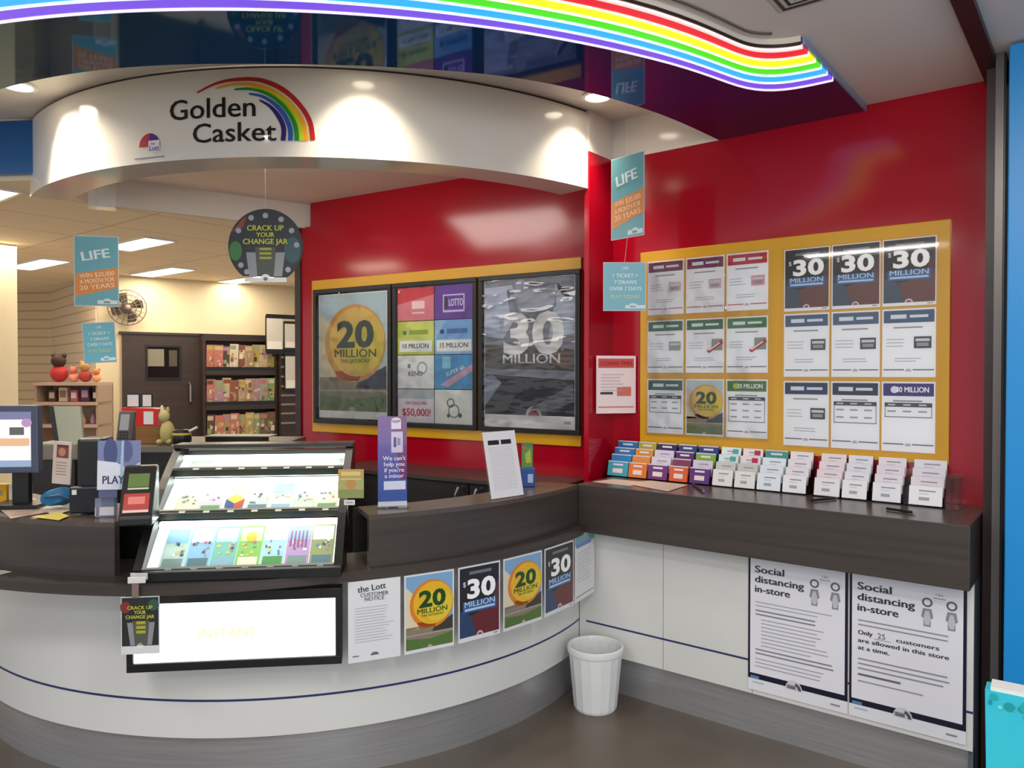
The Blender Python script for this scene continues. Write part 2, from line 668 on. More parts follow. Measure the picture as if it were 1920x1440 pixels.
# raised ceiling over the counter, then the shop ceiling with its downstand
poly = arc(BC, BRI + 0.02, 190, 270, 30) + [(XW + 0.1, 2.2), (3.40, 4.41), (2.127, 4.719), (1.998, 4.79)]
struct(MB().prism(poly, 2.72, 2.75, MAT['ceil']), 'ceiling_counter')
_a, _b = AT(-500, 300, 4.2), AT(66, 300, 3.99)
poly = [(-4.5, 11.9), (_a.x, _a.y), (_b.x, _b.y), (1.998, 4.79), (2.127, 4.719), (3.40, 4.388), (6.0, 3.8), (9, 3.8), (9, 13), (-4.5, 13)]
struct(MB().prism(poly[::-1], 2.56, 2.70, MAT['store_ceil']), 'ceiling_shop')
mb = MB()
A, B = Vector((2.127, 4.717)), Vector((3.30, 4.386))
d = (B - A).normalized()
n = Vector((d.y, -d.x))
mb.add([(A.x, A.y, 2.555), (B.x, B.y, 2.555), (B.x, B.y, 2.74), (A.x, A.y, 2.74),
        (A.x - n.x * .05, A.y - n.y * .05, 2.555), (B.x - n.x * .05, B.y - n.y * .05, 2.555), (B.x - n.x * .05, B.y - n.y * .05, 2.74), (A.x - n.x * .05, A.y - n.y * .05, 2.74)],
       [(0, 1, 2, 3), (5, 4, 7, 6), (0, 4, 5, 1), (3, 2, 6, 7), (1, 5, 6, 2), (4, 0, 3, 7)], MAT['white_paint'])
A2 = Vector((1.998, 4.79))
mb.add([(A2.x, A2.y, 2.545), (A.x, A.y, 2.545), (A.x, A.y, 2.80), (A2.x, A2.y, 2.80), (A2.x + .05, A2.y + .1, 2.545), (A.x + .05, A.y + .1, 2.545), (A.x + .05, A.y + .1, 2.80), (A2.x + .05, A2.y + .1, 2.80)],
       [(0, 1, 2, 3), (5, 4, 7, 6), (0, 4, 5, 1), (3, 2, 6, 7), (1, 5, 6, 2), (4, 0, 3, 7)], MAT['white_gloss'])
struct(mb, 'beam')
# blue fascia of the neighbouring bay, left end of the ring
a, b = AT(-480, 300, 4.1), AT(66, 300, 3.95)
mb = MB()
d = Vector((b.x - a.x, b.y - a.y, 0)).normalized()
n = Vector((-d.y, d.x, 0)) * 0.03
mb.add([(a.x, a.y, 2.585), (b.x, b.y, 2.585), (b.x, b.y, 2.86), (a.x, a.y, 2.86), (a.x + n.x, a.y + n.y, 2.585), (b.x + n.x, b.y + n.y, 2.585), (b.x + n.x, b.y + n.y, 2.86), (a.x + n.x, a.y + n.y, 2.86)],
       [(0, 1, 2, 3), (5, 4, 7, 6), (0, 4, 5, 1), (3, 2, 6, 7), (1, 5, 6, 2), (4, 0, 3, 7)], MAT['blue_gloss'])
struct(mb, 'trim_5')

# back of the shop ---------------------------------------------------------
BD = Vector((math.sin(math.radians(107)), math.cos(math.radians(107)), 0))    # along the back wall, to the right
BN = Vector((BD.y, -BD.x, 0))                                                    # towards the camera
BN = BN if BN.dot(FH) < 0 else -BN
BP = AT(400, 700, 8.4)
BP.z = 0


def BK(px, py, off=0.0):
    """point of the back wall (off metres in front of it) seen at a pixel"""
    return PN(px, py, BP + BN * off, BN)


def MBK(p):
    return Matrix(((BD.x, BN.x, 0, p.x), (BD.y, BN.y, 0, p.y), (0, 0, 1, 0), (0, 0, 0, 1)))   # x right, y towards camera


def bu(px, off=0.0):
    return (BK(px, 700, off) - BP).dot(BD)


MB0 = MBK(BP)
cr = bu(180)
struct(MB().box((cr, -0.15, 0), (bu(640), 0, 2.57), MAT['cream'], MB0), 'wall_back')
e0, e1 = AT(97, 700, 9.4), AT(-60, 700, 9.55)
mb = MB()
for p, q in ((BP + BD * cr, e0), (e0, e1)):
    d = Vector((q.x - p.x, q.y - p.y, 0)).normalized()
    n = Vector((d.y, -d.x, 0)) * (0.1 if Vector((d.y, -d.x, 0)).dot(FH) > 0 else -0.1)
    mb.add([(p.x, p.y, 0), (q.x, q.y, 0), (q.x, q.y, 2.57), (p.x, p.y, 2.57), (p.x + n.x, p.y + n.y, 0), (q.x + n.x, q.y + n.y, 0), (q.x + n.x, q.y + n.y, 2.57), (p.x + n.x, p.y + n.y, 2.57)],
           [(0, 1, 2, 3), (5, 4, 7, 6), (0, 4, 5, 1), (3, 2, 6, 7), (1, 5, 6, 2), (4, 0, 3, 7)], MAT['slat'])
struct(mb, 'wall_back_left')
# white column at the left edge
p = AT(-30, 700, 6.0)
struct(MB().box((p.x - 0.25, p.y - 0.2, 0), (p.x + 0.17, p.y + 0.2, 2.56), MAT['cream']), 'column')

# dark door with its window
dl, dr = bu(229, .02), bu(372, .02)
dt = BK(300, 628, .02).z
o = struct(MB().box((dl, 0, 0), (dr, 0.045, dt), MAT['dkbrown'], MB0), 'door_1')
wl, wr = bu(277, .05), bu(336, .05)
wb, wt = BK(300, 708, .05).z, BK(300, 651, .05).z
mb = MB()
fwid = 0.02
for a, b in (((wl - fwid, wb - fwid), (wr + fwid, wb)), ((wl - fwid, wt), (wr + fwid, wt + fwid)), ((wl - fwid, wb), (wl, wt)), ((wr, wb), (wr + fwid, wt))):
    mb.box((a[0], 0.045, a[1]), (b[0], 0.06, b[1]), MAT['black'], MB0)
mb.build('window_frame', o)
mb = MB().box((wl, 0.045, wb), (wr, 0.049, wt), pm('#0d0b0a', 0.1), MB0)
mb.prism([(wl, 0.0492), (wl + 0.16, 0.0492), (wl + 0.16, 0.050), (wl, 0.050)], wb + 0.12, wt - 0.02, pm('#7d7767', 0.5), MB0)
mb.box((wr - 0.10, 0.0492, wb + 0.12), (wr - 0.02, 0.050, wt - 0.03), pm('#4b4434', 0.5), MB0)
mb.build('window_pane', o)
hx = bu(356, .06)
MB().tube([MB0 @ Vector((hx, 0.045, 1.22)), MB0 @ Vector((hx, 0.085, 1.24)), MB0 @ Vector((hx, 0.085, 1.42)), MB0 @ Vector((hx, 0.045, 1.44))], 0.012, MAT['steel']).build('door_handle', o, smooth=True)
struct(MB().box((dr, 0, 0), (dr + 0.05, 0.06, dt + 0.02), MAT['dkbrown'], MB0).box((dl - 0.03, 0, dt), (bu(500, .05), 0.06, dt + 0.025), MAT['dkbrown'], MB0), 'trim_6')


# ceiling lights of the shop
def troffer(c, ln, wd, label, power=8):
    t = thing('ceiling_light', label, 'ceiling light', (c[0], c[1], 2.56), 'strip lights in the shop ceiling')
    f = MB()
    x, y = wd / 2, ln / 2
    f.box((-x - .02, -y - .02, -0.012), (-x, y + .02, 0), MAT['binwhite']).box((x, -y - .02, -0.012), (x + .02, y + .02, 0), MAT['binwhite'])
    f.box((-x, -y - .02, -0.012), (x, -y, 0), MAT['binwhite']).box((-x, y, -0.012), (x, y + .02, 0), MAT['binwhite'])
    f.build('frame', t, Matrix.Translation((c[0], c[1], 2.56)))
    MB().box((-x, -y, -0.008), (x, y, -0.002), pm('#ffffff', emit=5.0, ecol='#fff3dc')).build('diffuser', t, Matrix.Translation((c[0], c[1], 2.56)))
    area('shop_strip_or_fill', (c[0], c[1], 2.545), wd, power, (1, 0.86, 0.66), (0, 0, -1), ln)


area('shop_strip_or_fill', (3.9, 6.1, 2.545), .22, 12, (1, 0.88, 0.70), (0, 0, -1), .9)  # added lamp without a fitting, brightens the shop floor and ceiling
area('shop_strip_or_fill', (2.2, 6.9, 2.545), .22, 9, (1, 0.88, 0.70), (0, 0, -1), .9)  # second added lamp, no fitting, evens out the light in the shop
troffer((2.81, 7.83), 0.88, 0.22, 'strip ceiling light left of the upper teal banner')
troffer((2.86, 5.98), 0.70, 0.22, 'strip ceiling light directly right of the left teal banner')
troffer((3.80, 7.45), 0.84, 0.22, 'strip ceiling light above the wall fan and dark door')
troffer((4.68, 7.3), 0.84, 0.22, 'strip ceiling light mostly hidden behind the round hanging sign', 4)
troffer((1.51, 5.04), 0.52, 0.24, 'bright strip ceiling light under the blue fascia at the left edge', 4)
# ================================================================== canopy with its rainbow light bands
canopy = thing('canopy', 'curved glossy blue to purple canopy with rainbow light bands above the counter', 'canopy', (2.2, 1.9, ZR))
poly = inner_edge + [(XW + 0.08, 1.485), (XW + 0.08, 0.835)] + outer_edge[::-1]
MB().prism(poly, ZR, ZR + 0.03, MAT['soffit']).build('soffit_panel', canopy)
mb = MB()
ie = inner_edge
for a, b in zip(ie, ie[1:]):
    mb.add([(a[0], a[1], ZR + .03), (b[0], b[1], ZR + .03), (b[0], b[1], ZC), (a[0], a[1], ZC)], [(0, 1, 2, 3)], MAT['white_paint'])
mb.build('upstand', canopy)


def strip(P, Q, z0, z1, mat):
    mb = MB()
    n = len(P)
    vs = [(x, y, z0) for x, y in P] + [(x, y, z0) for x, y in Q] + [(x, y, z1) for x, y in P] + [(x, y, z1) for x, y in Q]
    fs = []
    for i in range(n - 1):
        fs += [(i, i + 1, n + i + 1, n + i), (2 * n + i, 3 * n + i, 3 * n + i + 1, 2 * n + i + 1), (i, 2 * n + i, 2 * n + i + 1, i + 1), (n + i, n + i + 1, 3 * n + i + 1, 3 * n + i)]
    fs += [(0, n, 3 * n, 2 * n), (n - 1, 3 * n - 1, 4 * n - 1, 2 * n - 1)]
    return mb.add(vs, fs, mat)


bands = [('#5b3cc4', '#6a48c8', 'purple light band'), ('#2196d8', '#2a9fdc', 'blue light band'), ('#3fc41d', '#45c824', 'green light band'),
         ('#f2e81a', '#f2e61c', 'yellow light band'), ('#c81e28', '#cc2230', 'red light band')]
for i, (c, e, lb) in enumerate(bands):
    k0, k1 = 0.02 + i * 0.196, 0.02 + (i + 1) * 0.196
    o = strip(lerp2(k0 + 0.022), lerp2(k1 - 0.022), ZR - 0.010, ZR + 0.002, pm(c, 0.3, emit=0.85, ecol=e)).build('light_band', canopy)
    o['label'] = lb
tube_cols = ['#d9ccff', '#cfe8ff', '#c9fff2', '#f4ffc9', '#ffe0b0', '#ffb0a8']
for i, c in enumerate(tube_cols):
    k = 0.02 + i * 0.196
    o = strip(lerp2(k - 0.021), lerp2(k + 0.021), ZR - 0.012, ZR + 0.002, pm('#ffffff', 0.3, emit=0.8, ecol=c)).build('light_tube', canopy)
# outer edge and the grey ring groove in the arcade ceiling
strip(lerp2(1.02), lerp2(1.036), ZR - .004, ZR + .006, MAT['dktrim']).build('edge_trim', canopy)
strip(lerp2(1.03), lerp2(1.045), ZR + .006, ZO, pm('#cfc8bc', .5)).build('edge_band', canopy)
struct(strip(lerp2(1.16)[:-6], lerp2(1.185)[:-6], ZO - 0.006, ZO, pm('#5c564c', 0.6)), 'trim_7')
MB().box((2.66, 0.826, ZR), (XW, 0.834, ZO), pm('#7f93b4', 0.2)).build('end_trim', canopy)

# downlights between canopy and bulkhead
def downlight(ang, r, label, power=30, da=0):
    x, y = BC[0] + r * math.cos(math.radians(ang)), BC[1] + r * math.sin(math.radians(ang))
    t = thing('downlight', label, 'downlight', (x, y, ZC), 'round downlights in the ring ceiling')
    M = Matrix.Translation((x, y, ZC))
    MB().lathe([(0.062, 0.0), (0.075, -0.002), (0.078, -0.008), (0.06, -0.010), (0.052, 0.0)], MAT['binwhite']).build('trim_ring', t, M, smooth=True)
    MB().cyl((0, 0, -0.004), 0.053, 0.053, 0.003, pm('#ffffff', emit=9.0, ecol='#fff0d6')).build('lens', t, M)
    l = bpy.data.lights.new('downlight_beam', 'SPOT')
    l.energy = power
    l.color = (1, 0.87, 0.68)
    l.spot_size = math.radians(100)
    l.spot_blend = 0.9
    l.shadow_soft_size = 0.05
    lo = bpy.data.objects.new('downlight_beam', l)
    COL.objects.link(lo)
    lo.location = (x, y, ZC - 0.02)
    t2 = Vector((BC[0] + (BR + 0.02) * math.cos(math.radians(ang + da)), BC[1] + (BR + 0.02) * math.sin(math.radians(ang + da)), 2.25))
    lo.rotation_euler = (t2 - lo.location).to_track_quat('-Z', 'Y').to_euler()


downlight(182.3, 2.167, 'round ceiling downlight at the far left above the white curved sign', 75, 7)
downlight(228.5, 2.167, 'round ceiling downlight above the rainbow logo, hidden by the canopy')
downlight(259.3, 2.149, 'round ceiling downlight at the right end beside the purple canopy')

# ================================================================== curved white bulkhead with the sign
bulk = thing('bulkhead', 'curved glossy white bulkhead with a rainbow shop logo hanging over the counter', 'sign', (BC[0] - 1.4, BC[1] - 1.4, 2.48))
A0, A1 = 167, 262.6
ZB = 2.482
po, pi_ = arc(BC, BR, A0, A1, 72), arc(BC, BRI, A0, A1, 72)
mb = MB()
n = len(po)
vs = [(x, y, ZB) for x, y in po] + [(x, y, ZC - 0.012) for x, y in po] + [(x, y, ZB) for x, y in pi_] + [(x, y, ZC - 0.012) for x, y in pi_]
fs = []
for i in range(n - 1):
    fs += [(i, i + 1, n + i + 1, n + i), (2 * n + i + 1, 2 * n + i, 3 * n + i, 3 * n + i + 1), (i + 1, i, 2 * n + i, 2 * n + i + 1)]
fs += [(0, n, 3 * n, 2 * n), (n - 1, 3 * n - 1, 4 * n - 1, 2 * n - 1)]
mb.add(vs, fs, MAT['white_gloss'])
mb.build('fascia', bulk, smooth=True)
strip(arc(BC, BR - 0.01, A0, A1, 72), arc(BC, BRI + .01, A0, A1, 72), ZC - 0.012, ZC, pm('#4a4038')).build('shadow_gap', bulk)


def CY(px, py):
    """arc length and height on the bulkhead face seen at a pixel"""
    d = ray(px, py)
    dx, dy = d.x, d.y
    ox, oy = CAM.x - BC[0], CAM.y - BC[1]
    a, b, c = dx * dx + dy * dy, ox * dx + oy * dy, ox * ox + oy * oy - BR * BR
    t = (-b - math.sqrt(b * b - a * c)) / a
    p = CAM + d * t
    return math.atan2(p.y - BC[1], p.x - BC[0]) * BR, p.z


def fcy(u, v, z):
    a = u / BR
    return (BC[0] + (BR + 0.002 + z) * math.cos(a), BC[1] + (BR + 0.002 + z) * math.sin(a), v)


def spline(P, n=8):
    R = []
    for i in range(len(P) - 1):
        p0, p1, p2, p3 = P[max(i - 1, 0)], P[i], P[i + 1], P[min(i + 2, len(P) - 1)]
        for k in range(n):
            t = k / n
            R.append(tuple(0.5 * (2 * p1[j] + (p2[j] - p0[j]) * t + (2 * p0[j] - 5 * p1[j] + 4 * p2[j] - p3[j]) * t * t + (3 * p1[j] - p0[j] - 3 * p2[j] + p3[j]) * t ** 3) for j in range(2)))
    return R + [P[-1]]


def stroke(P, w, taper=0.35):
    P = spline(P)
    vs, fs = [], []
    n = len(P)
    for i, p in enumerate(P):
        a, b = P[max(i - 1, 0)], P[min(i + 1, n - 1)]
        d = Vector((b[0] - a[0], b[1] - a[1])).normalized()
        k = w / 2 * (taper + (1 - taper) * min(1, i / (n * 0.5)))
        vs += [(p[0] - d.y * k, p[1] + d.x * k), (p[0] + d.y * k, p[1] - d.x * k)]
    for i in range(n - 1):
        fs.append((2 * i, 2 * i + 1, 2 * i + 3, 2 * i + 2))
    return vs, fs


arcs = [('#b3211d', [(370, 174), (408, 156), (448, 149), (490, 151), (530, 168), (561, 196), (581, 228), (587, 263)]),
        ('#e8a01c', [(405, 166), (440, 158), (480, 160), (518, 175), (549, 201), (568, 230), (575, 264)]),
        ('#b9cf2a', [(470, 164), (505, 172), (534, 190), (553, 214), (563, 238), (566, 264)]),
        ('#1d8a2e', [(440, 168), (470, 167), (500, 175), (526, 192), (545, 215), (555, 240), (557, 264)]),
        ('#2c5aa8', [(467, 176), (492, 181), (516, 196), (534, 217), (544, 241), (545, 264)]),
        ('#34206e', [(487, 188), (507, 200), (523, 219), (532, 240), (531, 264)])]
for c, P in arcs:
    a = Art()
    vs, fs = stroke([CY(*p) for p in P], 0.021)
    a.s.append((vs, fs, c, 1))
    a.into(MB(), fcy, 0.3).build('rainbow_arc', bulk)
a = Art()
for s, xl, xr, yb, yt in (('Golden', 320, 479, 224, 187), ('Casket', 363, 518, 268, 233)):
    u0, z0 = CY(xl, yb)
    u1, z1 = CY(xr, yb - 3)
    zt = CY(xl + 20, yt - 1)[1]
    rot = math.degrees(math.atan2(0, 1))
    a.text(s, (u0 + u1) / 2, (z0 + z1) / 2, (zt - z0) * 1.02, '#1a1716', 2, 'c', None, 0.022, fit=u1 - u0)
a.into(MB(), fcy, 0.3).build('lettering', bulk)
a = Art()
u, z = CY(281, 275)
a.ring(u, z, 0.03, 0.058, '#b01c3c', 1, 90, 180, 12).ring(u, z, 0.0, 0.058, '#4b2a86', 1, 0, 90, 12).ring(u, z, 0.0, 0.03, '#b01c3c', 1, 90, 180, 8)
a.rect(u - 0.005, z - 0.025, u + 0.055, z + 0.025, '#dcd8e6', 2).text('the', u + 0.018, z + 0.006, 0.012, '#4b2a86', 3).text('Lott', u + 0.026, z - 0.02, 0.022, '#4b2a86', 3, bold=0.02)
a.rect(u - 0.085, z - 0.052, u + 0.08, z - 0.046, '#8d8898', 1)
a.into(MB(), fcy, 0.3).build('emblem', bulk)

# ================================================================== counter
CC, CR = (2.78, 3.65), 1.635       # white panel
FC, FR = (2.72, 3.72), 1.762       # dark fascia
ctr = thing('service_counter', 'curved white shop counter with dark wood top and blue pinstripe', 'counter', (1.6, 2.5, 0))


def aend(c, r, x):                 # angle where a circle reaches the plane x on its camera side
    return 360 - math.degrees(math.acos((x - c[0]) / r))


XP, XPL, XF = 3.15, 3.185, 3.03    # bench panel, plinth, fascia planes
aP, aPl, aF = aend(CC, CR, XP) - 0.0, aend(CC, CR - .025, XPL), aend(FC, FR, XF)


def ringwall(c, r0, r1, a0, a1, z0, z1, mat, n=60, mb=None, rf=None):
    mb = mb or MB()
    P, Q = [], []
    for i in range(n + 1):
        a = math.radians(a0 + (a1 - a0) * i / n)
        rr = rf(math.degrees(a)) if rf else r1
        P.append((c[0] + r0 * math.cos(a), c[1] + r0 * math.sin(a)))
        Q.append((c[0] + rr * math.cos(a), c[1] + rr * math.sin(a)))
    s = strip(P, Q, z0, z1, mat)
    mb.add(s.v, s.f, mat)
    return mb


ringwall(CC, CR - 0.04, CR, 165, aP, 0.187, 0.79, MAT['white_lam']).build('front_panel', ctr, smooth=True)
ringwall(CC, CR - 0.06, CR - 0.022, 165, aPl, 0.0, 0.187, MAT['plinth']).build('plinth', ctr, smooth=True)
ringwall(CC, CR, CR + 0.0015, 165, aP, 0.324, 0.332, pm('#2b3566', 0.4)).build('pinstripe', ctr)


def ledge_r(a):
    t = (a - 214) / (244 - 214)
    t = min(1, max(0, t))
    t = t * t * (3 - 2 * t)
    return 1.875 + (1.80 - 1.875) * t


ringwall(FC, FR - 0.25, 0, 180, aF - 0.6, 0.79, 0.825, MAT['wood'], 80, rf=ledge_r).build('ledge', ctr, smooth=True)
for a0, a1 in ((180, 212.6), (241.8, aF - .2)):
    ringwall(FC, FR - 0.03, FR, a0, a1, 0.825, 1.0, MAT['wood'], 40).build('fascia', ctr, smooth=True)
    ringwall(FC, FR - 0.20 if a0 > 200 else FR - 0.36, FR, a0, a1, 1.0, 1.018, MAT['wood_top'], 40).build('worktop', ctr, smooth=True)
    ringwall(FC, FR - 0.29, FR - 0.26, a0, a1, 0.0, 1.0, MAT['blackwood'], 40).build('inner_panel', ctr, smooth=True)

# writing bench along the red wall
bench = thing('writing_bench', 'wall bench with thick dark wood top over white panels under the notice boards', 'bench', (3.3, 1.2, 0))
YB = 1.988
MB().box((XF, YE + 0.003, 0.793), (XW - 0.003, YB, 1.018), MAT['wood'], None).build('benchtop', bench, bevel=0.002)
MB().box((XF + 0.002, YE + 0.006, 1.018), (XW - 0.003, YB, 1.020), MAT['wood_top']).build('top_surface', bench)
for y0, y1 in ((1.60, 2.0545), (1.183, 1.597), (YE + 0.004, 1.180)):
    MB().box((XP, y0, 0.187), (XP + 0.018, y1, 0.792), MAT['white_lam']).build('front_panel', bench)
MB().box((XP + 0.018, YE + 0.004, 0.05), (XW - 0.003, YE + 0.02, 0.79), pm('#59626a', 0.35)).build('end_panel', bench)
MB().box((XPL, YE + 0.004, 0), (XPL + 0.02, 2.068, 0.187), MAT['plinth']).build('plinth', bench)
MB().box((XP - 0.0015, YE + 0.004, 0.324), (XP, 2.015, 0.332), pm('#2b3566', 0.4)).build('pinstripe', bench)

# low cabinet behind the counter, along the inner red wall
cab = thing('back_cabinet', 'low dark wood cabinet with a lever handle under the framed posters', 'cabinet', MPW @ Vector((0.9, -0.2, 0)))
MB().box((-0.03, -0.36, 0.05), (1.55, -0.004, 0.955), MAT['blackwood'], MPW).build('body', cab)
MB().box((-0.03, -0.385, 0.955), (1.55, -0.004, 0.975), MAT['wood'], MPW).build('worktop', cab)
for x0, x1 in ((0.0, 0.50), (0.51, 1.02), (1.03, 1.54)):
    d_ = MB().box((x0, -0.376, 0.08), (x1, -0.36, 0.945), MAT['blackwood'], MPW).build('door', cab)
    xh = x1 - 0.05 if x0 != 0.51 else x0 + 0.06
    MB().tube([MPW @ Vector((xh, -0.376, 0.84)), MPW @ Vector((xh, -0.41, 0.845)), MPW @ Vector((xh - 0.008, -0.42, 0.89)), MPW @ Vector((xh - 0.012, -0.40, 0.93))], 0.008, MAT['steel']).build('handle', d_, smooth=True)
# ================================================================== printed designs
W_ = '#f2f2f4'


def art_30(w, h, foot=0.06, bg='#2c2b30', low_l='#33476a', low_r='#6a2f33', million='#b9d2f0', margin=0.012):
    a = Art()
    m = margin
    y0 = h * foot
    a.rect(m, y0, w - m, h - m, bg, 1)
    a.poly([(m, y0), (w * 0.42, y0), (w * 0.30, h * 0.34), (m, h * 0.42)], low_l, 2)
    a.poly([(w * 0.42, y0), (w - m, y0), (w - m, h * 0.46), (w * 0.62, h * 0.40), (w * 0.30, h * 0.33)], low_r, 2)
    a.poly([(w - m, h * 0.46), (w - m, h * 0.8), (w * 0.86, h * 0.62), (w * 0.8, h * 0.44)], '#5b3a3c', 2)
    a.rect(w * 0.25, h * 0.885, w * 0.78, h * 0.925, '#77767c', 3)
    a.text('$', w * 0.135, h * 0.735, h * 0.065, '#d6d6dc', 4, bold=0.03)
    a.text('30', w * 0.54, h * 0.575, h * 0.235, '#ffffff', 4, 'c', None, 0.08, fit=w * .68)
    a.rect(w * 0.10, h * 0.38, w * 0.90, h * 0.53, '#3e5f92', 3)
    a.text('MILLION', w * 0.5, h * 0.455, h * 0.075, million, 4, 'c', None, 0.03, fit=w * .72)
    a.rect(w * 0.14, h * 0.405, w * 0.86, h * 0.435, million, 4)
    a.ell(w * 0.5, y0, w * 0.075, w * 0.075, '#d9d4da', 3, 0, 180, 12)
    a.ell(w * 0.5, y0, w * 0.05, w * 0.05, '#9d4a58', 4, 0, 180, 10)
    a.rect(w * 0.84, y0 * 0.4, w * 0.94, y0 * 0.7, '#9a9aa0', 2)
    return a


def art_20(w, h, foot=0.05, margin=0.012, dull=False):
    a = Art()
    m = margin
    y0 = h * foot
    sky, glow = ('#b4c6cc', '#dcb95c') if dull else ('#7fa9cf', '#e9b52c')
    a.rect(m, y0, w - m, h - m, sky, 1)
    a.poly([(m, h * .30), (w * 0.4, h * .30), (w * .22, h * .72), (m, h * .85)], '#e2d2b0' if not dull else '#cfc6a6', 2)
    a.rect(m, y0, w - m, h * 0.33, '#8a7f6c' if not dull else '#8f8468', 2)
    a.poly([(m, y0), (w - m, y0), (w - m, h * 0.20), (w * .5, h * .15), (m, h * 0.19)], '#56753a' if not dull else '#6b7c52', 3)
    a.rect(m, h * .215, w - m, h * .232, '#a5a293', 3)
    a.poly([(w * .55, h * .24), (w - m, h * .24), (w - m, h * .42), (w * .82, h * .37), (w * .6, h * .31)], '#3e3d38' if not dull else '#3e4353', 3)
    a.ell(w * .54, h * .60, w * .44, h * .31, '#d8842a' if not dull else '#d09a4c', 4)
    a.ell(w * .57, h * .61, w * .40, h * .275, glow, 5)
    a.ell(w * .66, h * .57, w * .29, h * .20, '#e3c63a' if not dull else '#d6c240', 6)
    a.poly([(w * .24, h * .38), (w * .66, h * .38), (w * .60, h * .30), (w * .30, h * .30)], '#bb5a24', 4)
    a.text('20', w * .55, h * .575, h * .195, '#1e4a1c' if not dull else '#3f4a3c', 8, 'c', None, 0.08, fit=w * .54)
    a.text('MILLION', w * .55, h * .49, h * .062, '#2c5a20' if not dull else '#4c5626', 8, 'c', None, 0.03, fit=w * .60)
    a.text('THIS SATURDAY', w * .55, h * .445, h * .03, '#3e6a22', 8, 'c', w * .6, 0.015)
    a.ell(w * .5, y0, w * .05, w * .05, '#b9a9a0', 5, 0, 180, 10)
    return a


def art_form(w, h, head='#3f5876', htext=None, hcol='#dfe6ee', badge=None, bx=0.6, by=0.42, table=0, photo=False, foot='#6d7482', seed=1, ticket=False):
    """A4 results sheet: coloured header, small print, price badge or a little table, footer rule"""
    a = Art()
    m = w * 0.03
    if photo:
        return art_20(w, h, 0.03, w * 0.03, True)
    a.rect(m, h * 0.795, w - m, h * 0.975, head, 1)
    if htext:
        a.text(htext, w * 0.58, h * 0.85, h * 0.075, '#ffffff', 3, 'c', w * 0.6, 0.03)
        a.ell(w * .24, h * .885, w * .07, h * .05, hcol, 2)
    else:
        a.rect(w * .16, h * .855, w * .46, h * .915, hcol, 2)
        a.rect(w * .52, h * .865, w * .86, h * .905, hcol, 2)
    a.rect(w * .22, h * .715, w * .76, h * .735, '#8d9098', 2)
    if badge:
        x0, y0 = w * bx, h * by
        if ticket:
            a.poly([(x0 - w * .05, y0 - h * .02), (x0 + w * .02, y0 - h * .06), (x0 + w * .38, y0 + h * .12), (x0 + w * .34, y0 + h * .19)], badge, 3)
            a.rect(x0 + w * .08, y0 - h * .01, x0 + w * .36, y0 + h * .20, '#8f9690', 2)
            a.poly([(x0, y0), (x0 + w * .02, y0 - h * .02), (x0 + w * .30, y0 + h * .12), (x0 + w * .28, y0 + h * .14)], '#f0e6e6', 4)
        else:
            a.rect(x0, y0, x0 + w * .32, y0 + h * .17, badge, 2)
            a.rect(x0 + w * .03, y0 + h * .10, x0 + w * .29, y0 + h * .14, '#d2d3d6', 3)
            a.rect(x0 + w * .05, y0 + h * .03, x0 + w * .27, y0 + h * .08, '#9a9ca2', 3)
        a.lines(w * .08, h * .56, w * .4, 3, h * .05, h * .012, '#b9bac0', seed=seed)
        a.lines(w * .24, h * .28, w * .52, 2, h * .04, h * .012, '#b4b5bb', seed=seed + 3)
    if table:
        yt = h * .70
        yb = yt - h * (.10 + .11 * table)
        a.rect(w * .06, yt - h * .06, w * .94, yt, '#474a55', 2)
        for i in range(3):
            a.rect(w * (.12 + .29 * i), yt - h * .04, w * (.26 + .29 * i), yt - h * .02, '#c9cad0', 3)
        a.rect(w * .06, yb, w * .94, yb + h * .012, '#6d7079', 2).rect(w * .06, yb, w * .075, yt, '#8b8d95', 2).rect(w * .925, yb, w * .94, yt, '#8b8d95', 2)
        for r in range(table):
            for i in range(3):
                y = yt - h * (.12 + .11 * r)
                a.rect(w * (.11 + .29 * i), y - h * .015, w * (.27 + .29 * i), y + h * .008, '#9b9da5', 2)
    a.rect(m, h * .10, w * .42, h * .118, foot, 2).rect(w * .58, h * .10, w - m, h * .118, foot, 2)
    a.ell(w * .5, h * .085, w * .06, h * .04, '#b9b2bb', 2, 0, 180, 10)
    return a


# ================================================================== boards and sheets on the red wall
UX, VZ = Vector((0, -1, 0)), Vector((0, 0, 1))
XBD = XW - 0.014
ya, yb_ = PX(1200, 650, XBD).y, PX(1781, 650, XBD).y
board = thing('notice_board', 'wide yellow notice board holding two blocks of A4 sheets on the red wall', 'notice board', (XW, (ya + yb_) / 2, 1.18))
zb0, zb1 = 1.178, 2.168
MB().box((XBD, yb_, zb0), (XW - 0.001, ya, zb1), MAT['yellow']).build('backing', board, bevel=0.003)


def grid(pxs, py_t, py_b, rows):
    """cells of a 3x3 block seen between pixel columns; heights from the middle column"""
    out = []
    pm_ = (pxs[1][0] + pxs[1][1]) / 2
    for r in range(3):
        zt, zb = PX(pm_, rows[r][0], XBD - .003).z, PX(pm_, rows[r][1], XBD - .003).z
        for c in range(3):
            y0, y1 = PX(pxs[c][0], 650, XBD - .003).y, PX(pxs[c][1], 650, XBD - .003).y
            out.append((r, c, y0, y1, zb, zt))
    return out


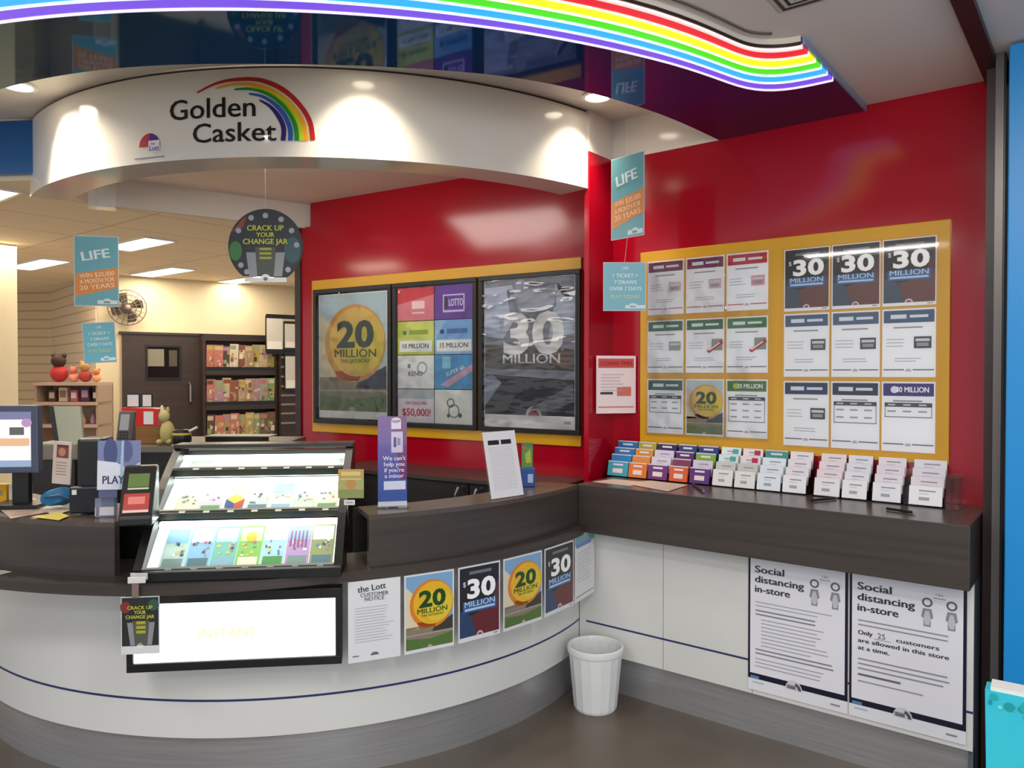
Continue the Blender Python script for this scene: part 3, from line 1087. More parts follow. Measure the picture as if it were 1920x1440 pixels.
MG, RD, GR, NV, SB = '#7e1c48', '#b5202e', '#3d6b4c', '#27325c', '#465d7c'
rowname = ['top', 'middle', 'bottom']
colname = ['left', 'centre', 'right']
LB = {(0, 0): dict(head=MG, badge='#d9b6bc', foot='#c46a7e'), (0, 1): dict(head=MG, badge='#d8b2b8', foot='#c46a7e'), (0, 2): dict(head=RD, badge='#d99aa0', foot='#c4525e'),
      (1, 0): dict(head=GR, badge='#93a39f', foot='#6d7482'), (1, 1): dict(head=GR, badge='#b03038', ticket=True), (1, 2): dict(head='#44794a', badge='#b03038', ticket=True),
      (2, 0): dict(head='#35614a', table=2), (2, 1): dict(photo=True), (2, 2): dict(head='#4d7a3a', htext='20 MILLION', hcol='#b9c94a', table=3)}
RB = {(1, 0): dict(head=SB, badge='#4a4c54'), (1, 1): dict(head='#4b5f7c', badge='#4a4c54'), (1, 2): dict(head='#41597a', badge='#3f424c'),
      (2, 0): dict(head=NV, badge='#3f424c'), (2, 1): dict(head='#26304f', table=2), (2, 2): dict(head='#3a2b78', htext='30 MILLION', table=1)}
LBL = {(0, 0): 'A4 sheet with a maroon header, far left of the top row', (0, 1): 'A4 sheet with a maroon header, centre of the top row', (0, 2): 'A4 sheet with a red header, right of the top row',
       (1, 0): 'A4 sheet with a green header and grey price box', (1, 1): 'A4 sheet with a green header and red ticket, centre of the block', (1, 2): 'A4 sheet with a green header and red ticket, beside the yellow divider',
       (2, 0): 'A4 results table under a dark green header', (2, 1): 'A4 picture sheet with an orange sunrise among results sheets', (2, 2): 'A4 results table with a green 20 MILLION header'}
LBR = {(0, 0): 'dark 30 MILLION sheet, left of three in the right board block', (0, 1): 'dark 30 MILLION sheet, middle of three in the right board block', (0, 2): 'dark 30 MILLION sheet, right of three in the right board block',
       (1, 0): 'A4 sheet with slate blue header and badge, beside the yellow divider', (1, 1): 'A4 sheet with slate blue header and badge, centre of the right block', (1, 2): 'A4 sheet with slate blue header and badge, at the outer right edge',
       (2, 0): 'A4 sheet with a navy header and badge in the bottom row', (2, 1): 'A4 sheet with a navy header over a two row table', (2, 2): 'A4 sheet with a purple 30 MILLION header and small table'}
left = grid([(1214, 1282), (1286, 1358), (1362, 1440)], 0, 0, [(481, 586), (597, 699), (711, 817)])
right = grid([(1470, 1555), (1559, 1650), (1654, 1755)], 0, 0, [(456, 578), (583, 707), (715, 842)])
for cells, spec, labs, gname in ((left, LB, LBL, 'A4 sheets in the left block of the yellow board'), (right, RB, LBR, 'A4 sheets in the right block of the yellow board')):
    for r, c, y0, y1, z0, z1 in cells:
        w_, h_ = y0 - y1, z1 - z0
        dark = cells is right and r == 0
        a = art_30(w_, h_, 0.05, margin=0.004, low_l='#3c4a5e', low_r='#6a3a30') if dark else art_form(w_, h_, seed=r * 3 + c, **spec[(r, c)])
        o = sheet('poster_sheet' if dark else 'results_sheet', w_, h_, a, frameM((XBD - 0.004, y0, z0), UX, VZ), None, 0.0015, '#f2f2f6', 0.25, 0.2)
        tag(o, labs[(r, c)], 'poster' if dark else 'paper sheet', gname)
for cells, px0 in ((left, 0), (right, 1)):
    y0, y1 = max(c[2] for c in cells) + .008, min(c[3] for c in cells) - .008
    z0, z1 = min(c[4] for c in cells) - .008, max(c[5] for c in cells) + .008
    mb = MB()
    M = frameM((XBD - 0.010, y0, z0), UX, VZ)
    mb.add([(0, 0, 0), (y0 - y1, 0, 0), (y0 - y1, z1 - z0, 0), (0, z1 - z0, 0)], [(0, 1, 2, 3)], MAT['acry_wavy'] if px0 == 0 else MAT['acry'])
    mb.build('clear_cover', board, M)

# red-headed notice across the inner corner
p0, p1 = PY(1118, 720, YN - 0.012), PX(1192, 720, XW - 0.012)
U = Vector((p1.x - p0.x, p1.y - p0.y, 0))
wn = U.length
zt, zb = PN(1155, 667, p0, U.cross(VZ)).z, PN(1155, 775, p0, U.cross(VZ)).z
hn = zt - zb
a = Art().rect(wn * .05, hn * .79, wn * .95, hn * .95, '#c94a48', 1).text('CLOSING TIMES', wn * .5, hn * .84, hn * .06, '#8f1f28', 2, 'c', wn * .8, 0.03)
a.lines(wn * .12, hn * .68, wn * .6, 6, hn * .055, hn * .012, '#b9a8ae').rect(wn * .52, hn * .30, wn * .88, hn * .46, '#cf6f60', 1).rect(wn * .10, hn * .33, wn * .42, hn * .37, '#2c2c38', 1).rect(wn * .05, hn * .1, wn * .95, hn * .12, '#c46a6e', 1)
tag(sheet('notice', wn, hn, a, frameM((p0.x, p0.y, zb), U, VZ), None, 0.0015, '#ecd9dc', 0.3), 'small white notice with a red header taped across the red wall corner', 'notice')

# ------------------------------------------------------------------ framed posters behind the counter
UP_ = -PWD


def PWL(px, py, off=0.014):
    p = PN(px, py, PW0 + PWN * off, PWN)
    return (p - PW0).dot(PWD), p.z


def MPWS(s, z, off):
    p = PW0 + PWD * s + PWN * off
    return frameM((p.x, p.y, z), UP_, VZ)


s0, s1 = 0.012, PWL(585, 660)[0]
bz0, bz1 = 1.145, 2.182
pb = thing('poster_board', 'yellow backing board behind three framed posters on the inner red wall', 'board', PW0 + PWD * 1.0 + Vector((0, 0, 1.145)))
MB().box((0, 0, -0.013), (s1 - s0, bz1 - bz0, 0), MAT['yellow']).build('backing', pb, MPWS(s1, bz0, 0.014), bevel=0.003)


def framed(pxl, pxr, label):
    sl, sr = PWL(pxl, 660, .03)[0], PWL(pxr, 660, .03)[0]
    w_ = sl - sr
    z0, z1 = 1.208, 2.115
    t = thing('framed_poster', label, 'framed poster', PW0 + PWD * ((sl + sr) / 2) + PWN * 0.03 + Vector((0, 0, z0)), 'framed posters behind the counter')
    M = MPWS(sl, z0, 0.0155)
    h_, f = z1 - z0, 0.028
    mb = MB()
    for a, b in (((0, 0), (w_, f)), ((0, h_ - f), (w_, h_)), ((0, f), (f, h_ - f)), ((w_ - f, f), (w_, h_ - f))):
        mb.box((a[0], a[1], 0), (b[0], b[1], 0.022), MAT['black'])
    mb.build('frame', t, M, bevel=0.002)
    MB().box((f, f, 0), (w_ - f, h_ - f, 0.004), pm('#14110f', 0.4)).build('backing', t, M)
    return t, M, w_, h_, f


t, M, w_, h_, f = framed(588, 734, 'framed poster of a sunrise with 20 MILLION, leftmost on the yellow board')
pw, ph = w_ - 2 * f - .03, h_ - 2 * f - .02
a = art_20(pw, ph, 0.06, 0.006, True)
sheet('print', pw, ph, a, M @ Matrix.Translation((f + .015, f + .01, 0.0065)), t, 0.002, '#efece6', 0.3)
MB().add([(f, f, 0.019), (w_ - f, f, 0.019), (w_ - f, h_ - f, 0.019), (f, h_ - f, 0.019)], [(0, 1, 2, 3)], MAT['acry_wavy']).build('cover', t, M)

t, M, w_, h_, f = framed(737, 894, 'framed display of eight small coloured cards, middle of the yellow board')
gw, gh = (w_ - 2 * f - .012) / 2, (h_ - 2 * f - .022) / 4
cards = [('#cf3a44', 'red card'), ('#6a3a9a', 'purple card'), ('#c9d046', 'lime green card'), ('#9cc0e4', 'light blue card'), ('#ececea', 'pale grey card'), ('#4a9fd2', 'sky blue card'), ('#efe9eb', 'white card with pink numbers'), ('#f0f0e8', 'cream card with a sketch')]
for i, (c, lb) in enumerate(cards):
    x, y = f + .004 + (i % 2) * (gw + .006), h_ - f - .004 - (i // 2 + 1) * gh - (i // 2) * .005
    a = Art()
    if i == 0:
        a.poly([(0, 0), (gw, 0), (gw, gh * .75), (0, gh * .5)], '#dd7f88', 1).rect(gw * .4, gh * .35, gw * .75, gh * .58, '#f0d4d4', 2).rect(gw * .4, gh * .2, gw * .75, gh * .25, '#f0d4d4', 2)
    if i == 1:
        a.rect(gw * .22, gh * .2, gw * .78, gh * .72, '#d8c8e6', 1).rect(gw * .25, gh * .26, gw * .75, gh * .68, '#6a3a9a', 2).text('LOTTO', gw * .56, gh * .38, gh * .2, '#e6dcf0', 3, 'c', gw * .36, .03).rect(gw * .27, gh * .3, gw * .34, gh * .64, '#4a2a3a', 3)
    if i in (2, 3):
        a.rect(gw * .05, gh * .08, gw * .95, gh * .42, '#eef0ea', 1)
        a.text('10 MILLION' if i == 2 else '15 MILLION', gw * .5, gh * .19, gh * .14, '#3a3f4c', 2, 'c', gw * .84, .03)
        a.ell(gw * .2, gh * .66, gw * .06, gh * .07, '#5a8f2a' if i == 2 else '#27407a', 2).rect(gw * .32, gh * .6, gw * .85, gh * .74, '#97a52e' if i == 2 else '#4d76ae', 2)
        a.poly([(0, gh * .42), (gw, gh * .42), (gw, gh), (gw * .3, gh)], '#d6dc72' if i == 2 else '#7fb0de', 1)
    if i == 4:
        a.ring(gw * .68, gh * .62, gw * .10, gw * .14, '#a9aaa4', 1).text('KENO', gw * .5, gh * .38, gh * .14, '#55585a', 2, 'c', gw * .6, .03).rect(gw * .28, gh * .62, gw * .36, gh * .74, '#7b7d7c', 2)
    if i == 5:
        a.poly([(gw * .15, gh * .12), (gw * .35, gh * .05), (gw, gh * .55), (gw, gh * .75)], '#d6a6b8', 1).rect(gw * .2, gh * .6, gw * .42, gh * .95, '#9ad6ea', 1).text('SUPER 66', gw * .55, gh * .48, gh * .12, '#f0f4f8', 2, 'c', gw * .5, .03, rot=20)
    if i == 6:
        a.text('YOU COULD WIN', gw * .5, gh * .54, gh * .09, '#c65a78', 2, 'c', gw * .6, .02).text('$50,000!', gw * .52, gh * .2, gh * .22, '#cf3f66', 2, 'c', gw * .9, .035).rect(0, gh * .72, gw, gh, '#c2c8cc', 1)
    if i == 7:
        a.ring(gw * .42, gh * .62, gw * .07, gw * .10, '#6e6e6c', 1).ring(gw * .5, gh * .38, gw * .12, gw * .145, '#6e6e6c', 1).ell(gw * .66, gh * .26, gw * .05, gh * .07, '#55564f', 1).ell(gw * .36, gh * .24, gw * .04, gh * .06, '#55564f', 1)
    o = sheet('card', gw, gh, a, M @ Matrix.Translation((x, y, 0.0065)), t, 0.002, c, 0.3)
    o['label'] = lb
MB().add([(f, f, 0.019), (w_ - f, f, 0.019), (w_ - f, h_ - f, 0.019), (f, h_ - f, 0.019)], [(0, 1, 2, 3)], MAT['acry_wavy']).build('cover', t, M)

t, M, w_, h_, f = framed(898, 1088, 'framed grey 30 MILLION poster, rightmost on the yellow board')
pw, ph = w_ - 2 * f - .01, h_ - 2 * f
a = Art()
y0 = ph * .085
a.rect(0.005, y0, pw - .005, ph - .004, '#8d8d98', 1)
a.poly([(.005, ph * .62), (pw * .22, ph * .60), (pw * .40, ph * .78), (pw * .32, ph * .96), (.005, ph * .95)], '#c0c6da', 2)
a.poly([(pw * .30, ph * .74), (pw * .80, ph * .80), (pw * .80, ph * .93), (pw * .26, ph * .93)], '#b2b4c4', 2)
a.poly([(pw * .72, ph * .60), (pw - .005, ph * .62), (pw - .005, ph * .88), (pw * .80, ph * .90)], '#c4c9da', 2)
a.poly([(.005, ph * .40), (pw - .005, ph * .38), (pw - .005, ph * .52), (.005, ph * .56)], '#625d58', 2)
a.poly([(pw * .74, ph * .40), (pw * .97, ph * .42), (pw * .93, ph * .52), (pw * .78, ph * .51)], '#7c5a50', 3)
a.poly([(.005, y0), (pw - .005, y0), (pw - .005, ph * .32), (.005, ph * .36)], '#3a393e', 2)
a.poly([(.005, ph * .14), (pw * .2, ph * .30), (pw * .1, ph * .36), (.005, ph * .34)], '#8f97ac', 3)
a.poly([(pw * .5, ph * .12), (pw * .98, ph * .30), (pw * .98, ph * .18), (pw * .7, ph * .11)], '#6f6d74', 3)
a.ell(pw * .955, ph * .955, pw * .14, pw * .14, '#35333a', 4, 180, 270, 14).ring(pw * .955, ph * .955, pw * .15, pw * .175, '#d9dade', 4, 185, 268, 14)
a.rect(pw * .3, ph * .865, pw * .72, ph * .89, '#b9bac6', 4).ell(pw * .42, ph * .955, pw * .06, pw * .05, '#a9adc0', 4)
a.text('$', pw * .20, ph * .67, ph * .055, '#a9abb6', 5, bold=.03)
a.text('30', pw * .555, ph * .505, ph * .255, '#f6f4f2', 5, 'c', None, .08, fit=pw * .66).text('MILLION', pw * .53, ph * .432, ph * .062, '#e9ecf0', 5, 'c', None, .03, fit=pw * .62)
a.ell(pw * .56, y0, pw * .085, pw * .085, '#d6d0d2', 3, 0, 180, 12).ell(pw * .56, y0, pw * .06, pw * .05, '#a04a58', 4, 0, 180, 10).rect(pw * .88, y0 * .4, pw * .95, y0 * .6, '#a9a5a6', 2)
sheet('print', pw, ph, a, M @ Matrix.Translation((f + .005, f, 0.0065)), t, 0.002, '#efecea', 0.3)
MB().add([(f, f, 0.019), (w_ - f, f, 0.019), (w_ - f, h_ - f, 0.019), (f, h_ - f, 0.019)], [(0, 1, 2, 3)], acrylic('crinkled_film', 1.0, scale=3.0, fac=1.4, aniso=3.0)).build('cover', t, M)

# ------------------------------------------------------------------ sheets hanging below the counter ledge
def on_panel(px0, px1, zt, hgt, r=1.808):
    """chord along the ledge front between two pixel columns"""
    def hit(px):
        d = ray(px, 1150)
        u = Vector((d.x, d.y)).normalized()
        b = u.dot(Vector(FC))
        s = b - math.sqrt(b * b - (FC[0] ** 2 + FC[1] ** 2 - r * r))
        return u * s
    p, q = hit(px0), hit(px1)
    U = Vector((q.x - p.x, q.y - p.y, 0))
    n = U.cross(VZ).normalized()
    o = Vector((p.x, p.y, zt - hgt)) + n * (U.length ** 2 / 8 / r + .003)
    return o, U, U.length


specs = [(652, 750, 'a', 0.765, 'white letter with a bold heading under the counter, nearest the light box'),
         (757, 850, '20', 0.765, 'orange sunrise 20 MILLION sheet under the counter, larger of the two'),
         (858, 936, '30', 0.762, 'dark 30 MILLION sheet under the counter between two sunrise sheets'),
         (942, 1014, '20', 0.760, 'orange sunrise 20 MILLION sheet under the counter between two dark sheets'),
         (1019, 1073, '30', 0.757, 'dark 30 MILLION sheet under the counter, narrow one near the corner'),
         (1076, 1112, 'b', 0.757, 'pale sheet with a blue strip in the corner where counter meets bench')]
for x0, x1, k, zt, lb in specs:
    hh = 0.297
    zt = 0.788
    O, U, wv = on_panel(x0, x1, zt, hh)
    if k == 'a':
        a = Art().text('the Lott', wv * .45, hh * .87, .022, '#3c3c44', 2, bold=.03, rot=4).text('CUSTOMER', wv * .5, hh * .80, .014, '#4c4c54', 2, bold=.02).text('NOTICE', wv * .5, hh * .745, .014, '#4c4c54', 2, bold=.02)
        a.lines(wv * .13, hh * .67, wv * .74, 13, hh * .035, hh * .008, '#b3b3ba', seed=5).rect(wv * .08, hh * .07, wv * .2, hh * .085, '#7a7a84', 2).ell(wv * .5, hh * .065, wv * .08, wv * .06, '#6d6d76', 2, 0, 180, 10)
    elif k == '20':
        a = art_20(wv, hh, .045, .006)
    elif k == '30':
        a = art_30(wv, hh, .06, margin=.006)
    else:
        a = Art().poly([(0, hh * .88), (wv, hh * .88), (wv, hh), (0, hh)], '#6fa6b4', 1).rect(wv * .05, hh * .84, wv * .8, hh * .9, '#6f7fc0', 2).lines(wv * .1, hh * .76, wv * .75, 10, hh * .05, hh * .01, '#b9bcc0', seed=8).rect(wv * .04, hh * .07, wv * .96, hh * .085, '#8a9a5a', 2)
    tag(sheet('counter_poster', wv, hh, a, frameM(O, U, VZ), None, .002, '#e2e2e6', .3, .15), lb, 'poster', 'posters hung under the counter ledge')

# social distancing posters on the bench panel
for x0, x1, lb, k in ((1403, 1590, 'social distancing poster with closely printed small text, beside the bare panel', 0), (1593, 1813, 'social distancing poster limiting customers to 25, at the end of the bench', 1)):
    xf = XP - 0.005
    y0, y1 = PX(x0, 1180, xf).y, PX(x1, 1180, xf).y
    w_ = y0 - y1
    zt = 0.785
    zb = (PX(1403, 1294, xf).z + PX(1813, 1394, xf).z) / 2
    h_ = zt - zb
    nv = '#17152e'
    a = Art().rect(0, h_ * .085, w_, h_, nv, 1).rect(w_ * .022, h_ * .125, w_ * .972, h_ * .985, '#e9e8f0', 2)
    u = w_ / 1.0
    top = PX((x0 + x1) / 2, (1085 if k == 0 else 1120) - 12, xf).z - zb
    for i, s in enumerate(('Social', 'distancing', 'in-store')):
        a.text(s, w_ * .075, h_ * (.868 - .072 * i), h_ * .048, '#3e3e48', 4, 'l', None, .06, fit=w_ * (.30, .50, .36)[i])
    for cx in (.68, .88):
        y = h_ * .70
        a.ring(w_ * cx, y + h_ * .155, w_ * .028, w_ * .044, '#62626c', 4).poly([(w_ * (cx - .05), y + h_ * .06), (w_ * (cx - .035), y + h_ * .115), (w_ * (cx + .035), y + h_ * .115), (w_ * (cx + .05), y + h_ * .06), (w_ * (cx + .03), y + h_ * .05), (w_ * (cx + .03), y), (w_ * (cx - .03), y), (w_ * (cx - .03), y + h_ * .05)], '#8f8f98', 4)
        a.poly([(w_ * (cx - .03), y + h_ * .05), (w_ * (cx - .015), y + h_ * .10), (w_ * (cx + .015), y + h_ * .10), (w_ * (cx + .03), y + h_ * .05), (w_ * (cx + .017), y + h_ * .01), (w_ * (cx - .017), y + h_ * .01)], '#c4c4cc', 5)
    a.rect(w_ * .73, h_ * .887, w_ * .83, h_ * .891, '#62626c', 4).text('1.5m', w_ * .78, h_ * .905, h_ * .016, '#62626c', 4)
    if k == 0:
        a.lines(w_ * .08, h_ * .655, w_ * .8, 2, h_ * .026, h_ * .007, '#a9aab8', 4, seed=1)
        a.lines(w_ * .08, h_ * .595, w_ * .8, 2, h_ * .028, h_ * .010, '#83838d', 4, seed=2)
        a.lines(w_ * .14, h_ * .53, w_ * .68, 8, h_ * .027, h_ * .007, '#a6a6b2', 4, .3, seed=3)
        a.lines(w_ * .08, h_ * .31, w_ * .8, 2, h_ * .028, h_ * .010, '#83838d', 4, .15, seed=4)
        a.lines(w_ * .08, h_ * .24, w_ * .82, 3, h_ * .027, h_ * .007, '#a6a6b2', 4, seed=5)
    else:
        a.lines(w_ * .08, h_ * .665, w_ * .84, 2, h_ * .030, h_ * .009, '#94949e', 4, .1, seed=6)
        a.text('Only', w_ * .08, h_ * .565, h_ * .028, '#3c3c46', 4, 'l', None, .06, fit=w_ * .13).text('25', w_ * .29, h_ * .56, h_ * .036, '#5a5a64', 4).text('customers', w_ * .42, h_ * .56, h_ * .026, '#3c3c46', 4, 'l', None, .06, fit=w_ * .36)
        a.rect(w_ * .225, h_ * .550, w_ * .375, h_ * .553, '#6a6a74', 4)
        a.text('are allowed in this store', w_ * .08, h_ * .512, h_ * .027, '#3c3c46', 4, 'l', None, .06, fit=w_ * .78).text('at a time.', w_ * .08, h_ * .463, h_ * .027, '#3c3c46', 4, 'l', None, .06, fit=w_ * .28)
        a.lines(w_ * .08, h_ * .405, w_ * .80, 3, h_ * .032, h_ * .010, '#94949e', 4, .12, seed=7)
        a.rect(w_ * .08, h_ * .288, w_ * .46, h_ * .302, '#6a6a74', 4).lines(w_ * .08, h_ * .255, w_ * .6, 1, .03, h_ * .009, '#9a9aa4', 4, .1, seed=9)
    a.ell(w_ * .48, h_ * .075, w_ * .085, h_ * .065, '#d3d2da', 5, 0, 180, 14).ring(w_ * .48, h_ * .075, w_ * .045, w_ * .075, '#55555f', 6, 0, 75, 8).rect(w_ * .41, h_ * .078, w_ * .50, h_ * .105, '#8a8a92', 6).text('Lott', w_ * .46, h_ * .081, h_ * .02, '#3c3c46', 7, bold=.02)
    a.rect(w_ * .05, h_ * .055, w_ * .17, h_ * .065, '#a9bcd6', 2).rect(w_ * .84, h_ * .035, w_ * .93, h_ * .047, '#8d8d96', 2).rect(w_ * .03, h_ * .088, w_ * .12, h_ * .108, '#5f80b8', 5)
    tag(sheet('distancing_poster', w_, h_, a, frameM((xf, y0, zb), UX, VZ), None, .002, '#e6e6ec', .3, .15), lb, 'poster', 'social distancing posters')
# ================================================================== hanging signs
def string_(p, q):
    return MB().tube([p, q], 0.0012, pm('#b8b8b0', 0.4), 5)


TEAL, ORG = '#6aa6b2', '#d98a48'


def banner_art(w, h):
    a = Art().rect(.004, .004, w - .004, h - .004, TEAL, 1)
    a.poly([(.004, h * .13), (w - .004, h * .27), (w - .004, h * .56), (.004, h * .46)], ORG, 2)
    a.text('LIFE', w * .50, h * .67, h * .125, '#d9eaec', 4, 'c', None, .06, rot=10, fit=w * .62)
    for i, (s, y) in enumerate((('WIN $20,000', .42), ('A MONTH FOR', .335), ('20 YEARS', .25))):
        a.text(s, w * .52, h * y, h * .062, '#f6d0aa', 4, 'c', None, .03, rot=7, fit=w * .78)
    a.rect(w * .52, h * .03, w * .97, h * .085, '#cfe0e4', 3).ell(w * .74, h * .08, w * .09, h * .03, '#cfe0e4', 3, 0, 180, 10).rect(w * .66, h * .045, w * .8, h * .07, '#6d8c96', 4)
    return a


def card_art(w, h):
    a = Art().rect(.003, .003, w - .003, h - .003, '#6fb2c2', 1)
    for s, y, hh in (('LIFE', .85, .055), ('1 TICKET =', .69, .075), ('7 DRAWS', .555, .075), ('OVER 7 DAYS', .42, .075)):
        a.text(s, w * .52, h * y, h * hh, '#d8ecf2', 3, 'c', w * .76, .03)
    a.text('PLAY TODAY', w * .52, h * .26, h * .07, '#c9d2a2', 3, 'c', w * .7, .03)
    a.rect(w * .52, h * .05, w * .98, h * .12, '#d6e4ea', 2).ell(w * .70, h * .11, w * .1, h * .05, '#d6e4ea', 2, 0, 180, 10).rect(w * .62, h * .075, w * .76, h * .10, '#76909c', 3)
    return a


def hang_sign(label, top, D, bx0, bx1, byt, byb, bskew, cx0, cx1, cyt, cyb, ctilt=0, ztop=2.72, byaw=0.0):
    """tall teal banner with a square card below, on strings; pixel box at distance D"""
    cxm = (bx0 + bx1) / 2
    p = AT(cxm, byt, D)
    t = thing('hanging_sign', label, 'hanging sign', (p.x, p.y, ztop), 'teal hanging signs')
    wv, hv = (bx1 - bx0) / FPX * D / math.cos(byaw), (byb - byt) / FPX * D
    U = Matrix.Rotation(byaw, 3, 'Z') @ RT
    o = AT(cxm, byb, D) - U * (wv / 2)
    R = frameM(o, U, VZ) @ Matrix.Rotation(math.radians(bskew), 4, 'Z')
    o1 = sheet('banner', wv, hv, banner_art(wv, hv), R, t, .003, '#bcd0d2', .35)
    wc, hc = (cx1 - cx0) / FPX * D, (cyb - cyt) / FPX * D
    o = AT(cx0, cyb, D)
    R2 = frameM(o, RT, VZ) @ Matrix.Rotation(math.radians(ctilt), 4, 'Z')
    sheet('card', wc, hc, card_art(wc, hc), R2, t, .003, '#cfc4cc', .35)
    a = R @ Vector((wv * .5, hv, -.0015))
    b = R @ Vector((wv * .5, 0, -.0015))
    c = R2 @ Vector((wc * .5, hc, -.0015))
    string_(a, Vector((a.x, a.y, ztop))).build('string', t)
    string_(b, c).build('string', t)


hang_sign('teal and orange hanging sign with a card, in front of the red wall corner', 0, 3.55, 1150, 1202, 292, 446, 0, 1131, 1211, 492, 583, 0, ZC, math.radians(-50))
hang_sign('teal and orange hanging sign with a card, over the left of the counter', 0, 4.25, 144, 219, 443, 574, 0, 158, 219, 606, 682, 3, 2.72, math.radians(12))

# round hanging sign with a flat white foot
D = 3.5
c = AT(498, 462, D)
t = thing('round_sign', 'round black hanging sign with yellow lettering and a drawn jar', 'hanging sign', (c.x, c.y, 2.72))
r = 70 / FPX * D
k = r / 0.162
a = Art()
pts = [(r * math.cos(math.radians(q)), r * math.sin(math.radians(q))) for q in range(-56, 237, 6)]
a.poly([(x * .97, y * .97) for x, y in pts], '#23272b', 1)
a.ell(-r * .80, -r * .12, r * .17, r * .26, '#3c7a44', 2).poly([(-r * .62, r * .72), (-r * .9, r * .38), (-r * .6, r * .5), (-r * .5, r * .8)], '#8a3a34', 2)
a.ell(r * .72, -r * .1, r * .22, r * .35, '#2f5560', 2)
for x, y in ((-.72, .42), (-.38, .76), (0, .82), (.42, .72), (.70, .42), (.83, .04), (-.66, -.5), (.6, -.62), (-.5, -.68)):
    a.ell(r * x, r * y, r * .075, r * .075, '#9fa2b0', 3, n=14)
a.poly([(-r * .44, -r * .80), (r * .44, -r * .80), (r * .52, -r * .16), (-r * .52, -r * .16)], '#8f939a', 3)
a.poly([(-r * .22, -r * .80), (r * .22, -r * .80), (r * .28, -r * .02), (-r * .28, -r * .02)], '#4c5046', 4)
for s, y, h, m in (('CRACK UP', .42, .14, 1.2), ('YOUR', .25, .12, .5), ('CHANGE JAR', .06, .14, 1.4)):
    a.text(s, 0, r * y, r * h, '#c9cb4e', 6, 'c', r * m, .035)
for y in (-.10, -.22, -.34):
    a.rect(-r * .16, r * y, r * .16, r * (y + .06), '#a9a83a', 5)
a.rect(-r * .56, -r * .95, r * .56, -r * .83, '#dddde0', 5).ell(0, -r * .84, r * .12, r * .10, '#e6e6e8', 6, n=16).ell(0, -r * .87, r * .06, r * .05, '#6c6f7c', 7, n=12)
sheet('disc', 0, 0, a, frameM(c, RT, VZ), t, .004, '#1b1d20', .35, poly=pts)
string_(c + VZ * r, Vector((c.x, c.y, 2.72))).build('string', t)

# ================================================================== scratch ticket display on the counter
s2 = math.sqrt(.5)
DU, DV = Vector((s2, -s2, 0)), Vector((s2, s2, 0))      # along the front, and into the shop
DMID = Vector((1.482, 2.393, 0))
DW = 0.716
DM = Matrix(((DU.x, DV.x, 0, DMID.x), (DU.y, DV.y, 0, DMID.y), (0, 0, 1, 0), (0, 0, 0, 1)))
Z0 = 0.826
disp = thing('ticket_display', 'black tiered counter display of scratch tickets with bright white backlight', 'ticket display', (DMID.x, DMID.y, Z0))
hw = DW / 2


def prof(t, inn=0.0):
    """point of the bulging front profile: depth, height"""
    b = 0.035 * math.sin(PI * t)
    d, z = .5 * t, Z0 + .425 * t
    return d - b * .647 + inn * .647, z + b * .762 - inn * .762


P = [prof(i / 10) for i in range(11)]
side = [(0.0, Z0)] + [p for p in P] + [(.58, Z0 + .425), (.58, 1.0215), (.20, 1.0215), (.20, Z0)]
for sx in (-1, 1):
    mb = MB()
    x0, x1 = (sx * hw, sx * (hw - .03)) if sx < 0 else (hw - .03, hw)
    n = len(side)
    vs = [(x0, d, z) for d, z in side] + [(x1, d, z) for d, z in side]
    fs = [tuple(range(n)), tuple(range(2 * n - 1, n - 1, -1))] + [(i, n + i, n + (i + 1) % n, (i + 1) % n) for i in range(n)]
    mb.add(vs, fs, MAT['black'])
    mb.build('side_panel', disp, DM)
MB().box((-hw, -.004, Z0), (hw, .05, Z0 + .035), MAT['black']).build('base_rail', disp, DM, bevel=.003)
MB().box((-hw + .03, .56, 1.0215), (hw - .03, .58, Z0 + .40), MAT['black']).build('back_panel', disp, DM)
MB().box((-hw, .475, Z0 + .415), (hw, .585, Z0 + .432), pm('#3a3a38', .25)).build('top_cap', disp, DM, bevel=.003)
TT = [0.075, 0.43, 0.765, 0.985]
cols = 7
tick_cols = [['#b8d6d2', '#8fc0e0', '#7fc0b4', '#86c46a', '#a9d4e2', '#b59ac8', '#94a070'], ['#cfe0c4', '#c6c4d4', '#eceaea', '#bcd0ca', '#c9dcd0', '#b9d2c0', '#d8dcc4'], ['#dbe9e6', '#e2ecea', '#e0ecec', '#dfeaea', '#e2ecec', '#e0eaea', '#e4ecec']]
rown = ['bottom', 'middle', 'top']
coln = ['first', 'second', 'third', 'fourth', 'fifth', 'sixth', 'seventh']
tickets = []
